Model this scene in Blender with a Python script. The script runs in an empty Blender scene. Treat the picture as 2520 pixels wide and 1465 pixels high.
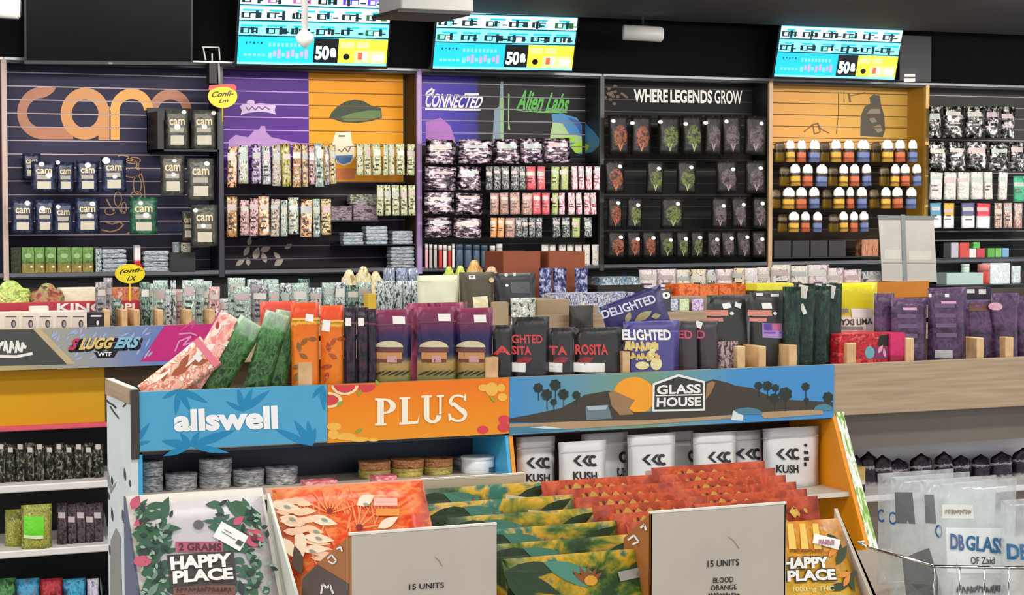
import bpy, bmesh, math, random
from mathutils import Vector, Matrix
from mathutils.geometry import tessellate_polygon
random.seed(7)
sc = bpy.context.scene
COL = sc.collection
# ---------------------------------------------------------------- camera
F = 4800.0                       # focal length in pixels of a 2520 x 1465 frame
TH = math.radians(23.5)          # the camera looks right of the wall's normal
PIT = math.atan(247.0 / F)       # and a little down
EYE = Vector((0, 0, 1.55))
FWD = Vector((math.sin(TH) * math.cos(PIT), math.cos(TH) * math.cos(PIT), -math.sin(PIT)))
RGT = Vector((math.cos(TH), -math.sin(TH), 0))
UPV = RGT.cross(FWD)
cd = bpy.data.cameras.new('camera'); cam = bpy.data.objects.new('camera', cd); COL.objects.link(cam)
cam.location = EYE
cam.rotation_euler = Matrix((RGT, UPV, -FWD)).transposed().to_euler()
cd.sensor_width = 36; cd.lens = 36 * F / 2520; cd.clip_start = .05; cd.clip_end = 100
sc.camera = cam
# ---------------------------------------------------------------- light
w = bpy.data.worlds.new('world'); sc.world = w; w.use_nodes = True
w.node_tree.nodes['Background'].inputs[0].default_value = (.92, .95, 1, 1)
w.node_tree.nodes['Background'].inputs[1].default_value = .82
sc.view_settings.view_transform = 'Standard'; sc.view_settings.look = 'None'
sc.view_settings.gamma = 1; sc.view_settings.exposure = 1.0
sc.view_settings.use_curve_mapping = False
def area_light(name, loc, sx, sy, power, col=(1, .96, .9), rot=(0, 0, 0), spread=math.pi):
    l = bpy.data.lights.new(name, 'AREA'); l.shape = 'RECTANGLE'; l.size = sx; l.size_y = sy
    l.energy = power; l.color = col; l.spread = spread
    o = bpy.data.objects.new(name, l); o.location = loc; o.rotation_euler = rot; COL.objects.link(o)
for gy, pw in ((1.2, 13), (3.4, 17), (5.6, 21), (7.6, 14)):      # rows of ceiling strip lamps over the aisles
    for gx in (-1.6, 1.2, 4.0, 6.8):
        area_light('ceiling_lamp', (gx, gy, 2.86), 1.6, .25, pw)
for gx in (-.6, 1.4, 3.4, 5.4, 7.4, 9.2):                        # wall-washing strips over the slatwall
    area_light('wall_wash_lamp', (gx, 8.5, 2.6), 1.6, .2, 8, (1, .95, .88), (math.radians(68), 0, 0), math.radians(95))
# ---------------------------------------------------------------- helpers
def ray(px, py):
    return FWD + RGT * ((px - 1260) / F) + UPV * ((732.5 - py) / F)
def at(px, py, Y):
    d = ray(px, py); return EYE + d * (Y / d.y)
def lin(h):
    h = h.lstrip('#'); r = []
    for i in (0, 2, 4):
        c = int(h[i:i + 2], 16) / 255
        r.append(c / 12.92 if c <= .04045 else ((c + .055) / 1.055) ** 2.4)
    return (*r, 1)
MATS = {}
def newmat(key):
    m = bpy.data.materials.new(key); m.use_nodes = True
    MATS[key] = m
    return m, m.node_tree.nodes, m.node_tree.links, m.node_tree.nodes['Principled BSDF']
def mat(h, rough=.5, metal=0., emit=0., bump=0., alpha=1., trans=0., spec=.5):
    key = f'{h}_{rough}_{metal}_{emit}_{bump}_{alpha}_{trans}_{spec}'
    if key in MATS: return MATS[key]
    m, N, L, B = newmat(key)
    tc = N.new('ShaderNodeTexCoord')
    nz = N.new('ShaderNodeTexNoise'); nz.inputs['Scale'].default_value = 9; nz.inputs['Detail'].default_value = 3
    L.new(tc.outputs['Object'], nz.inputs['Vector'])
    mx = N.new('ShaderNodeMix'); mx.data_type = 'RGBA'
    c = lin(h); mx.inputs['A'].default_value = tuple(x * .86 for x in c[:3]) + (1,); mx.inputs['B'].default_value = tuple(min(1, x * 1.1) for x in c[:3]) + (1,)
    L.new(nz.outputs['Fac'], mx.inputs['Factor']); L.new(mx.outputs['Result'], B.inputs['Base Color'])
    B.inputs['Roughness'].default_value = rough; B.inputs['Metallic'].default_value = metal
    if emit:
        B.inputs['Emission Color'].default_value = c; B.inputs['Emission Strength'].default_value = emit
    B.inputs['Specular IOR Level'].default_value = spec
    if alpha < 1: B.inputs['Alpha'].default_value = alpha
    if trans: B.inputs['Transmission Weight'].default_value = trans
    if bump:
        n2 = N.new('ShaderNodeTexNoise'); n2.inputs['Scale'].default_value = 55; n2.inputs['Detail'].default_value = 2
        L.new(tc.outputs['Object'], n2.inputs['Vector'])
        b = N.new('ShaderNodeBump'); b.inputs['Strength'].default_value = bump; b.inputs['Distance'].default_value = .004
        L.new(n2.outputs['Fac'], b.inputs['Height']); L.new(b.outputs['Normal'], B.inputs['Normal'])
    return m
def ramp(N, stops, const=False):
    r = N.new('ShaderNodeValToRGB'); cr = r.color_ramp
    cr.interpolation = 'CONSTANT' if const else 'LINEAR'
    while len(cr.elements) < len(stops): cr.elements.new(.5)
    for e, (p, h) in zip(cr.elements, stops): e.position = p; e.color = lin(h)
    return r
def pack(cols=None, sc_=(5, 7), bands=None, base=None, rad=(.34, .3), cen=(.5, .42), rough=.33, metal=.0, wob=.06, amp=1.):
    """printed film of a package: cols = blotchy print, bands = print that changes up the pack, base = plain film around a printed middle"""
    key = 'pack' + repr((cols, sc_, bands, base, rad, cen, rough, metal, wob))
    if key in MATS: return MATS[key]
    m, N, L, B = newmat(('pack%d' % len(MATS)))
    MATS[key] = m
    tc = N.new('ShaderNodeTexCoord'); oi = N.new('ShaderNodeObjectInfo')
    mp = N.new('ShaderNodeMapping'); mp.inputs['Scale'].default_value = (sc_[0], .6, sc_[1])
    L.new(tc.outputs['Generated'], mp.inputs['Vector'])
    ad = N.new('ShaderNodeVectorMath'); ad.operation = 'ADD'
    ml = N.new('ShaderNodeMath'); ml.operation = 'MULTIPLY'; ml.inputs[1].default_value = 90
    L.new(oi.outputs['Random'], ml.inputs[0]); L.new(mp.outputs['Vector'], ad.inputs[0]); L.new(ml.outputs[0], ad.inputs[1])
    nz = N.new('ShaderNodeTexNoise'); nz.inputs['Scale'].default_value = 1.5; nz.inputs['Detail'].default_value = 4; nz.inputs['Roughness'].default_value = .62; nz.inputs['Distortion'].default_value = .5
    L.new(ad.outputs[0], nz.inputs['Vector'])
    out = None
    if cols:
        n = len(cols); r = ramp(N, [(.39 + .22 * i / max(1, n - 1), c) for i, c in enumerate(cols)], False)
        L.new(nz.outputs['Fac'], r.inputs['Fac']); out = r.outputs['Color']
    sp = N.new('ShaderNodeSeparateXYZ'); L.new(tc.outputs['Generated'], sp.inputs[0])
    if bands:
        a = N.new('ShaderNodeMath'); a.operation = 'MULTIPLY_ADD'; a.inputs[1].default_value = wob; L.new(nz.outputs['Fac'], a.inputs[0])
        s = N.new('ShaderNodeMath'); s.operation = 'SUBTRACT'; s.inputs[1].default_value = wob / 2; L.new(sp.outputs['Z'], s.inputs[0])
        L.new(s.outputs[0], a.inputs[2])
        r2 = ramp(N, bands, False); L.new(a.outputs[0], r2.inputs['Fac'])
        if out is None: out = r2.outputs['Color']
        else:
            mx = N.new('ShaderNodeMix'); mx.data_type = 'RGBA'; mx.inputs['Factor'].default_value = .5
            L.new(out, mx.inputs['A']); L.new(r2.outputs['Color'], mx.inputs['B']); out = mx.outputs['Result']
    if base:
        vm = N.new('ShaderNodeVectorMath'); vm.operation = 'SUBTRACT'; vm.inputs[1].default_value = (cen[0], .5, cen[1]); L.new(tc.outputs['Generated'], vm.inputs[0])
        v2 = N.new('ShaderNodeVectorMath'); v2.operation = 'MULTIPLY'; v2.inputs[1].default_value = (1 / rad[0], 0, 1 / rad[1]); L.new(vm.outputs[0], v2.inputs[0])
        ln = N.new('ShaderNodeVectorMath'); ln.operation = 'LENGTH'; L.new(v2.outputs[0], ln.inputs[0])
        ma = N.new('ShaderNodeMath'); ma.operation = 'MULTIPLY_ADD'; ma.inputs[1].default_value = 1.6; L.new(nz.outputs['Fac'], ma.inputs[0]); L.new(ln.outputs['Value'], ma.inputs[2])
        gt = N.new('ShaderNodeMath'); gt.operation = 'GREATER_THAN'; gt.inputs[1].default_value = 1.75; L.new(ma.outputs[0], gt.inputs[0])
        mx = N.new('ShaderNodeMix'); mx.data_type = 'RGBA'; L.new(gt.outputs[0], mx.inputs['Factor'])
        L.new(out, mx.inputs['A']); mx.inputs['B'].default_value = lin(base); out = mx.outputs['Result']
    L.new(out, B.inputs['Base Color'])
    B.inputs['Roughness'].default_value = rough; B.inputs['Metallic'].default_value = metal; B.inputs['Specular IOR Level'].default_value = .3
    n2 = N.new('ShaderNodeTexNoise'); n2.inputs['Scale'].default_value = 38; L.new(tc.outputs['Object'], n2.inputs['Vector'])
    b = N.new('ShaderNodeBump'); b.inputs['Strength'].default_value = .35; b.inputs['Distance'].default_value = .01
    L.new(n2.outputs['Fac'], b.inputs['Height']); L.new(b.outputs['Normal'], B.inputs['Normal'])
    return m
def wood(key, c1, c2, sx=1.5, sz=30):
    if key in MATS: return MATS[key]
    m, N, L, B = newmat(key)
    tc = N.new('ShaderNodeTexCoord'); mp = N.new('ShaderNodeMapping'); mp.inputs['Scale'].default_value = (sx, sx, sz)
    L.new(tc.outputs['Object'], mp.inputs['Vector'])
    nz = N.new('ShaderNodeTexNoise'); nz.inputs['Scale'].default_value = 3; nz.inputs['Detail'].default_value = 5
    L.new(mp.outputs['Vector'], nz.inputs['Vector']); r = ramp(N, [(.3, c1), (.7, c2)]); L.new(nz.outputs['Fac'], r.inputs['Fac'])
    L.new(r.outputs['Color'], B.inputs['Base Color']); B.inputs['Roughness'].default_value = .5
    return m
def gradient(key, stops, axis='X', scale=1., rough=.5, noise=0., spec=.25):
    """colour printed along an axis of the object's own space"""
    if key in MATS: return MATS[key]
    m, N, L, B = newmat(key)
    tc = N.new('ShaderNodeTexCoord'); sp = N.new('ShaderNodeSeparateXYZ'); L.new(tc.outputs['Object'], sp.inputs[0])
    nz = N.new('ShaderNodeTexNoise'); nz.inputs['Scale'].default_value = 4; L.new(tc.outputs['Object'], nz.inputs['Vector'])
    a = N.new('ShaderNodeMath'); a.operation = 'MULTIPLY'; a.inputs[1].default_value = scale; L.new(sp.outputs[axis], a.inputs[0])
    n = N.new('ShaderNodeMath'); n.operation = 'MULTIPLY_ADD'; n.inputs[1].default_value = noise; L.new(nz.outputs['Fac'], n.inputs[0]); L.new(a.outputs[0], n.inputs[2])
    r = ramp(N, stops); L.new(n.outputs[0], r.inputs['Fac']); L.new(r.outputs['Color'], B.inputs['Base Color'])
    B.inputs['Roughness'].default_value = rough; B.inputs['Specular IOR Level'].default_value = spec
    return m
def clearplastic(key, h, fac=.45, rough=.12):
    if key in MATS: return MATS[key]
    m, N, L, B = newmat(key)
    tr = N.new('ShaderNodeBsdfTransparent'); tr.inputs[0].default_value = (.96, .98, .98, 1)
    mx = N.new('ShaderNodeMixShader'); tc = N.new('ShaderNodeTexCoord')
    nz = N.new('ShaderNodeTexNoise'); nz.inputs['Scale'].default_value = 16; nz.inputs['Detail'].default_value = 3; L.new(tc.outputs['Object'], nz.inputs['Vector'])
    r = N.new('ShaderNodeMapRange'); r.inputs[1].default_value = .35; r.inputs[2].default_value = .7; r.inputs[3].default_value = fac - .2; r.inputs[4].default_value = fac + .25
    L.new(nz.outputs['Fac'], r.inputs[0]); L.new(r.outputs[0], mx.inputs[0])
    B.inputs['Base Color'].default_value = lin(h); B.inputs['Roughness'].default_value = rough
    b = N.new('ShaderNodeBump'); b.inputs['Strength'].default_value = .5; b.inputs['Distance'].default_value = .01
    L.new(nz.outputs['Fac'], b.inputs['Height']); L.new(b.outputs['Normal'], B.inputs['Normal'])
    L.new(tr.outputs[0], mx.inputs[1]); L.new(B.outputs[0], mx.inputs[2])
    L.new(mx.outputs[0], N['Material Output'].inputs['Surface'])
    return m
def link(name, me, m, parent=None):
    o = bpy.data.objects.new(name, me); COL.objects.link(o)
    if m is not None and len(me.materials) == 0: me.materials.append(m)
    if parent is not None: o.parent = parent
    return o
def tag(o, label, cat, group=None):
    o['label'] = label; o['category'] = cat
    if group: o['group'] = group
    return o
def struct(o): o['kind'] = 'structure'; return o
def empty(name, loc, label=None, cat=None, group=None):
    o = bpy.data.objects.new(name, None); o.empty_display_size = .05; o.location = loc; COL.objects.link(o)
    if label: tag(o, label, cat, group)
    return o
def bm_box(bm, x0, x1, y0, y1, z0, z1):
    v = [bm.verts.new(p) for p in ((x0, y0, z0), (x1, y0, z0), (x1, y1, z0), (x0, y1, z0), (x0, y0, z1), (x1, y0, z1), (x1, y1, z1), (x0, y1, z1))]
    for f in ((0, 3, 2, 1), (4, 5, 6, 7), (0, 1, 5, 4), (1, 2, 6, 5), (2, 3, 7, 6), (3, 0, 4, 7)): bm.faces.new([v[i] for i in f])
def me_of(bm, smooth=False):
    me = bpy.data.meshes.new('mesh'); bm.normal_update(); bm.to_mesh(me); bm.free()
    if smooth:
        for p in me.polygons: p.use_smooth = True
    return me
def box(name, x0, x1, y0, y1, z0, z1, m, parent=None, bev=0.):
    """box in world coordinates (parents are never rotated here)"""
    bm = bmesh.new(); o = parent.location if parent is not None else Vector((0, 0, 0))
    if parent is None: o = Vector(((x0 + x1) / 2, (y0 + y1) / 2, z0))
    bm_box(bm, x0 - o.x, x1 - o.x, y0 - o.y, y1 - o.y, z0 - o.z, z1 - o.z)
    if bev: bmesh.ops.bevel(bm, geom=bm.edges[:], offset=bev, segments=1, affect='EDGES')
    ob = link(name, me_of(bm), m, parent)
    if parent is None: ob.location = o
    return ob
def bm_tube(bm, pts, r, n=8):
    rings = []
    for i, p in enumerate(pts):
        p = Vector(p); d = (Vector(pts[min(i + 1, len(pts) - 1)]) - Vector(pts[max(i - 1, 0)])).normalized()
        a = d.cross(Vector((0, 0, 1)))
        if a.length < .01: a = Vector((1, 0, 0))
        a.normalize(); b = d.cross(a); rr = r[i] if isinstance(r, (list, tuple)) else r
        rings.append([bm.verts.new(p + a * (rr * math.cos(2 * math.pi * k / n)) + b * (rr * math.sin(2 * math.pi * k / n))) for k in range(n)])
    for q in range(len(rings) - 1):
        for k in range(n): bm.faces.new((rings[q][k], rings[q][(k + 1) % n], rings[q + 1][(k + 1) % n], rings[q + 1][k]))
    bm.faces.new(rings[0][::-1]); bm.faces.new(rings[-1])
    bmesh.ops.recalc_face_normals(bm, faces=bm.faces[:])
def tube(name, pts, r, m, parent=None, n=8):
    bm = bmesh.new(); o = parent.location if parent is not None else Vector((0, 0, 0))
    bm_tube(bm, [Vector(p) - o for p in pts], r, n); return link(name, me_of(bm, True), m, parent)
def lathe(prof, n=20):
    bm = bmesh.new(); rings = []
    for r, z in prof: rings.append([bm.verts.new((r * math.cos(2 * math.pi * k / n), r * math.sin(2 * math.pi * k / n), z)) for k in range(n)])
    for q in range(len(rings) - 1):
        for k in range(n): bm.faces.new((rings[q][k], rings[q][(k + 1) % n], rings[q + 1][(k + 1) % n], rings[q + 1][k]))
    bm.faces.new(rings[0][::-1]); bm.faces.new(rings[-1]); return me_of(bm, True)
# a frame ties flat print to the surface it lies on
class Fr:
    def __init__(s, o, ex, ez, obj, w=0, h=0, t=0, surf=None):
        s.o = Vector(o); s.ex = Vector(ex); s.ez = Vector(ez); s.ey = s.ez.cross(s.ex); s.obj = obj; s.w, s.h, s.t, s.surf = w, h, t, surf
    def p(s, px, py, off=0.):
        d = ray(px, py); base = -s.t * .42 if s.surf else -s.t / 2
        q = s.o + s.ey * base; k = (q - EYE).dot(s.ey) / d.dot(s.ey)
        v = EYE + d * k - s.o; x, z = v.dot(s.ex), v.dot(s.ez)
        y = (s.surf(x, z) if s.surf else base) - off
        return Vector((x, y, z))
def fix_plane(verts, faces, name, m, fr):
    me = bpy.data.meshes.new(name); me.from_pydata([tuple(v) for v in verts], [], faces); me.validate(); me.update()
    # faces look towards the viewer
    bm = bmesh.new(); bm.from_mesh(me)
    for f in bm.faces:
        if f.normal.y > 0: f.normal_flip()
    bm.to_mesh(me); bm.free()
    return link(name, me, m, fr.obj)
def sub(fr, ob):
    """the same surface, for print that belongs to a part lying on it"""
    f = Fr(fr.o, fr.ex, fr.ez, ob, fr.w, fr.h, fr.t, fr.surf); return f
def split_tris(tris, L):
    out, todo = [], list(tris)
    while todo:
        a, b, c = todo.pop()
        e = max(((a, b, c), (b, c, a), (c, a, b)), key=lambda t: math.dist(t[0], t[1]))
        if math.dist(e[0], e[1]) <= L or len(out) > 4000: out.append((a, b, c)); continue
        m_ = ((e[0][0] + e[1][0]) / 2, (e[0][1] + e[1][1]) / 2); todo += [(e[0], m_, e[2]), (m_, e[1], e[2])]
    return out
def tris_of(pts): return [tuple(pts[i] for i in t) for t in tessellate_polygon([[Vector((x, y, 0)) for x, y in pts]])]
def flat(fr, name, tris, m, off):
    """tris: picture triangles with their lift; laid on the surface, cut finer where it is curved"""
    V, Fc = [], []
    L = fr.w * F / max(.5, (fr.o - EYE).dot(FWD)) / 5 if fr.surf else 0
    for ts, o_ in tris:
        idx = {}
        for t in (split_tris(ts, L) if L else ts):
            q = []
            for p_ in t:
                if p_ not in idx: idx[p_] = len(V); V.append(fr.p(p_[0], p_[1], off + o_))
                q.append(idx[p_])
            if len(set(q)) == 3: Fc.append(tuple(q))
    return fix_plane(V, Fc, name, m, fr)
def poly(fr, name, polys, m, off=.0012):
    st = 4e-5 if fr.o.y < 9 else 1e-4
    if (name.endswith('_print') and 1 < len(polys) <= 14) or name in ('window_frame', 'round_hole', 'white_tag', 'label_panel', 'page_strip', 'leaflet', 'tab'):
        for i, pts in enumerate(polys): ob = flat(fr, name, [(tris_of(pts), 0)], m, off + st * (i % 14))
        return ob
    return flat(fr, name, [(tris_of(pts), st * (i % 14)) for i, pts in enumerate(polys)], m, off)
def slat_clip(fr, name, polys, m, slats, off=.0012):
    """flat print on a slatted surface: cut where the grooves run"""
    bm = bmesh.new()
    for z0, z1 in slats:
        b2 = bmesh.new()
        for i_, pts in enumerate(polys):
            vs = [b2.verts.new(fr.p(x, y, off + 1e-4 * (i_ % 14 if len(polys) < 60 else 0))) for x, y in pts]
            tri = tessellate_polygon([[Vector((x, y, 0)) for x, y in pts]])
            for t in tri:
                try: b2.faces.new([vs[i] for i in t])
                except ValueError: pass
        for z, nrm in ((z0, (0, 0, -1)), (z1, (0, 0, 1))):
            bmesh.ops.bisect_plane(b2, geom=b2.verts[:] + b2.edges[:] + b2.faces[:], plane_co=(0, 0, z), plane_no=nrm, clear_outer=True)
        mp = {v: bm.verts.new(v.co) for v in b2.verts}
        for f in b2.faces:
            try: bm.faces.new([mp[v] for v in f.verts])
            except ValueError: pass
        b2.free()
    bm.normal_update()
    for f in bm.faces:
        if f.normal.y > 0: f.normal_flip()
    return link(name, me_of(bm), m, fr.obj)
TXT = {}
def text_geo(s, bold, shear):
    k = (s, bold, shear)
    if k in TXT: return TXT[k]
    c = bpy.data.curves.new('t', 'FONT'); c.body = s; c.offset = bold; c.shear = shear; c.resolution_u = 3
    o = bpy.data.objects.new('t', c); COL.objects.link(o)
    bpy.context.view_layer.update()
    me = bpy.data.meshes.new_from_object(o.evaluated_get(bpy.context.evaluated_depsgraph_get()))
    V = [v.co.copy() for v in me.vertices]; Fs = [tuple(p.vertices) for p in me.polygons]
    bpy.data.objects.remove(o); bpy.data.curves.remove(c); bpy.data.meshes.remove(me)
    x0 = min(v.x for v in V); x1 = max(v.x for v in V); y0 = min(v.y for v in V); y1 = max(v.y for v in V)
    TXT[k] = ([((v.x - x0) / (x1 - x0), (v.y - y0) / (y1 - y0)) for v in V], Fs); return TXT[k]
def txt(fr, s, q, m, off=.002, bold=.0, shear=.0, name='lettering', slats=None):
    """lettering inside a quad of four picture corners (bl, br, tl, tr) or a box x0,y0,x1,y1"""
    if len(q) == 4 and not isinstance(q[0], tuple): q = ((q[0], q[3]), (q[2], q[3]), (q[0], q[1]), (q[2], q[1]))
    V, Fs = text_geo(s, bold, shear); P = []
    for u, v in V:
        P.append(tuple((q[0][i] * (1 - u) + q[1][i] * u) * (1 - v) + (q[2][i] * (1 - u) + q[3][i] * u) * v for i in (0, 1)))
    if slats: return slat_clip(fr, name, [[P[i] for i in f] for f in Fs], m, slats, off)
    return flat(fr, name, [([(P[f[0]], P[f[k]], P[f[k + 1]]) for f in Fs for k in range(1, len(f) - 1)], 0)], m, off)
def R4(x0, y0, x1, y1): return [(x0, y1), (x1, y1), (x1, y0), (x0, y0)]
def ell(cx, cy, rx, ry, n=16, a0=0, a1=360):
    full = a1 - a0 >= 360
    return [(cx + rx * math.cos(math.radians(a0 + (a1 - a0) * k / (n if full else n - 1))), cy - ry * math.sin(math.radians(a0 + (a1 - a0) * k / (n if full else n - 1)))) for k in range(n)]
def band(cx, cy, ro, ri, a0, a1, n=20):
    """ring sector as quads"""
    o = ell(cx, cy, ro[0], ro[1], n + 1, a0, a1) if a1 - a0 < 360 else ell(cx, cy, *ro, n) + [ell(cx, cy, *ro, n)[0]]
    i = ell(cx, cy, ri[0], ri[1], n + 1, a0, a1) if a1 - a0 < 360 else ell(cx, cy, *ri, n) + [ell(cx, cy, *ri, n)[0]]
    return [[o[k], o[k + 1], i[k + 1], i[k]] for k in range(n)]
def stroke(pts, wd):
    out = []
    for (x0, y0), (x1, y1) in zip(pts, pts[1:]):
        dx, dy = x1 - x0, y1 - y0; l = math.hypot(dx, dy) or 1; nx, ny = -dy / l * wd / 2, dx / l * wd / 2
        out.append([(x0 + nx, y0 + ny), (x1 + nx, y1 + ny), (x1 - nx, y1 - ny), (x0 - nx, y0 - ny)])
    return out
def leafp(x, y, ang, ln, wd):
    c, s = math.cos(math.radians(ang)), -math.sin(math.radians(ang)); P = []
    for t, k in ((0, 0), (.25, .8), (.5, 1), (.75, .65), (1, 0), (.75, -.65), (.5, -1), (.25, -.8)):
        a, b = t * ln, k * wd / 2; P.append((x + a * c - b * s, y + a * s + b * c))
    return P
ORD = ['first', 'second', 'third', 'fourth', 'fifth', 'sixth', 'seventh', 'eighth', 'ninth', 'tenth', 'eleventh', 'twelfth', 'thirteenth', 'fourteenth', 'fifteenth', 'sixteenth', 'seventeenth', 'eighteenth']
# ---- packages
def pouch_mesh(w, h, t, seed, rnd=.0, hole=False):
    rg = random.Random(seed); nx, nz = 6, 8; bm = bmesh.new()
    def prof(v): return .12 + .88 * min(1, max(0, (.9 - v) / .45)) ** .7 if v < .9 else .1
    ph = rg.uniform(0, 6); am = rg.uniform(.05, .16)
    def surf(x, z):
        u = min(1, max(-1, 2 * x / w)); v = min(1, max(0, z / h))
        return -t / 2 * (1 - u ** 4) * prof(v) * (1 + am * math.sin(ph + 5 * u + 7 * v))
    grid = {}
    for s in (0, 1):
        for j in range(nz + 1):
            for i in range(nx + 1):
                u = -1 + 2 * i / nx; v = j / nz
                inset = rnd * max(0, (v - .72) / .28) ** 2 if rnd else 0
                x = u * w / 2 * (1 - inset) * (1 - .03 * math.sin(v * math.pi)); z = v * h
                if rnd and v > .85: z -= abs(u) ** 3 * rnd * h * .25 * (v - .85) / .15
                y = surf(x, z)
                if abs(u) == 1: y = 0
                if s: y = -y * .8
                if abs(u) == 1 and s: grid[s, i, j] = grid[0, i, j]; continue
                grid[s, i, j] = bm.verts.new((x, y, z))
    for j in range(nz):
        for i in range(nx):
            bm.faces.new((grid[0, i, j], grid[0, i + 1, j], grid[0, i + 1, j + 1], grid[0, i, j + 1]))
            bm.faces.new((grid[1, i + 1, j], grid[1, i, j], grid[1, i, j + 1], grid[1, i + 1, j + 1]))
    for j in (0, nz):
        for i in range(nx):
            vs = []
            for v in (grid[0, i, j], grid[0, i + 1, j], grid[1, i + 1, j], grid[1, i, j]):
                if v not in vs: vs.append(v)
            if len(vs) > 2: bm.faces.new(vs if j else vs[::-1])
    bmesh.ops.recalc_face_normals(bm, faces=bm.faces[:])
    return me_of(bm, True), surf
CNT = [0]
def place(name, bl, br, tl, builder, m, label, cat, group):
    ex = (br - bl); w = ex.length; ex.normalize(); ez = tl - bl; ez -= ex * ez.dot(ex); h = ez.length; ez.normalize()
    o = (bl + br) / 2
    me, surf, t = builder(w, h); ob = link(name, me, m)
    ey = ez.cross(ex)
    ob.matrix_world = Matrix(((ex.x, ey.x, ez.x, o.x), (ex.y, ey.y, ez.y, o.y), (ex.z, ey.z, ez.z, o.z), (0, 0, 0, 1)))
    tag(ob, label, cat, group)
    return Fr(o, ex, ez, ob, w, h, t, surf)
def corners(x0, y0, x1, y1, Y, zb=None, jit=0):
    xm, ym = (x0 + x1) / 2, (y0 + y1) / 2
    a, b = at(x0, ym, Y), at(x1, ym, Y); z1 = at(xm, y0, Y).z; z0 = at(xm, y1, Y).z if zb is None else zb
    return Vector((a.x, Y + jit, z0)), Vector((b.x, Y - jit, z0)), Vector((a.x, Y + jit, z1))
def pouch(x0, y0, x1, y1, Y, m, label, group=None, cat='pouch', t=None, zb=None, rnd=0., name='pouch', quad=None, jit=0., seal=None, roll=0.):
    CNT[0] += 1; seed = CNT[0]
    if quad: bl, br, tl = (at(*q) for q in quad)
    else: bl, br, tl = corners(x0, y0, x1, y1, Y, zb, jit)
    if roll: br.z += random.uniform(-roll, roll) * (br - bl).length
    def b(w, h):
        tt = t if t is not None else min(.05, w * .3); me, s = pouch_mesh(w, h, tt, seed, rnd); return me, s, tt
    fr = place(name, bl, br, tl, b, m, label, cat, group)
    if seal:
        V = []; n = 6
        for k in range(n + 1):
            x = (-1 + 2 * k / n) * fr.w * .47
            for z in (.83, .85): V.append((x, fr.surf(x, fr.h * z) - .0012, fr.h * z))
        me = bpy.data.meshes.new('zip'); me.from_pydata(V, [], [(2 * k, 2 * k + 2, 2 * k + 3, 2 * k + 1) for k in range(n)]); link('zip_seal', me, seal, fr.obj)
    return fr
def carton(x0, y0, x1, y1, Y, dep, m, label, group=None, cat='box', zb=None, name='carton', bev=.002, quad=None, jit=0.):
    if quad: bl, br, tl = (at(*q) for q in quad)
    else: bl, br, tl = corners(x0, y0, x1, y1, Y, zb, jit)
    def b(w, h):
        bm = bmesh.new(); bm_box(bm, -w / 2, w / 2, 0, dep, 0, h)
        bmesh.ops.bevel(bm, geom=bm.edges[:], offset=min(bev, w * .2, h * .2), segments=2, affect='EDGES'); return me_of(bm), None, 0
    fr = place(name, bl, br, tl, b, m, label, cat, group); fr.t = .0
    return fr
def tin(x0, y0, x1, y1, Y, m, label, group=None, cat='tin', zb=None, name='tin', lid=None, lidf=.3):
    bl, br, tl = corners(x0, y0, x1, y1, Y, zb); r = (br - bl).length / 2; h = tl.z - bl.z
    ob = link(name, lathe([(r * .9, 0), (r * .97, h * .05), (r * .97, h * (1 - lidf)), (r * .93, h * (1 - lidf * .9))]), m)
    ob.location = (bl + br) / 2; tag(ob, label, cat, group)
    link('lid', lathe([(r, h * (1 - lidf * .85)), (r, h * .96), (r * .95, h), (r * .3, h)]), lid or m, ob)
    fr = Fr(ob.location, (1, 0, 0), (0, 0, 1), ob, 2 * r, h, 0, lambda x, z: -math.sqrt(max(0, r * r - x * x)))
    return fr
def sticker(fr, x0, y0, x1, y1, m=None, rot=0, name='price_sticker', off=.002):
    cx, cy = (x0 + x1) / 2, (y0 + y1) / 2; c, s = math.cos(math.radians(rot)), math.sin(math.radians(rot))
    pts = [(cx + (x - cx) * c - (y - cy) * s, cy + (x - cx) * s + (y - cy) * c) for x, y in R4(x0, y0, x1, y1)]
    return poly(fr, name, [pts], m or WHITE, off)
def dot(fr, cx, cy, r, m=None, name='round_sticker', off=.003): return poly(fr, name, [ell(cx, cy, r, r * .85, 10)], m or WHITE, off)
def scrib(fr, x0, y0, x1, y1, m, off=.003, n=10, wd=2., seed=1):
    """small print that cannot be read: short upright and slanting strokes"""
    rg = random.Random(seed); st = []; dx = (x1 - x0) / n
    for k in range(n):
        a = x0 + k * dx; h = y1 - y0
        st += stroke([(a, y1 - h * rg.uniform(0, .2)), (a + dx * rg.uniform(.1, .4), y0 + h * rg.uniform(0, .25)), (a + dx * .6, y0 + h * rg.uniform(.4, .9)), (a + dx * .75, y0 + h * rg.uniform(0, 1))], wd)
    return poly(fr, 'small_text', st, m, off)
def deco(fr, x0, y0, x1, y1, light, dark, seed, n=3):
    """the label, lines of small print and a seal printed on a little package"""
    rg = random.Random(seed); w_, h = x1 - x0, y1 - y0
    a = rg.uniform(.1, .2); b = rg.uniform(.06, .14); yy = y0 + h * rg.uniform(.14, .24)
    poly(fr, 'label_panel', [R4(x0 + w_ * a, yy, x1 - w_ * b, yy + h * rg.uniform(.12, .2))], light, .0015)
    L = []
    for k in range(n):
        yk = y0 + h * (.48 + .14 * k + rg.uniform(-.03, .03)); xa = x0 + w_ * rg.uniform(.12, .3); L.append(R4(xa, yk, xa + w_ * rg.uniform(.35, .55), yk + max(2, h * .05)))
    poly(fr, 'small_text', L, dark, .0018)
WHITE = mat('f2efe9', .45); BLACK = mat('0d0d0f', .5); STEEL = mat('8d8f94', .3, .8); DGREY = mat('2b2b2c', .5)
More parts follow.
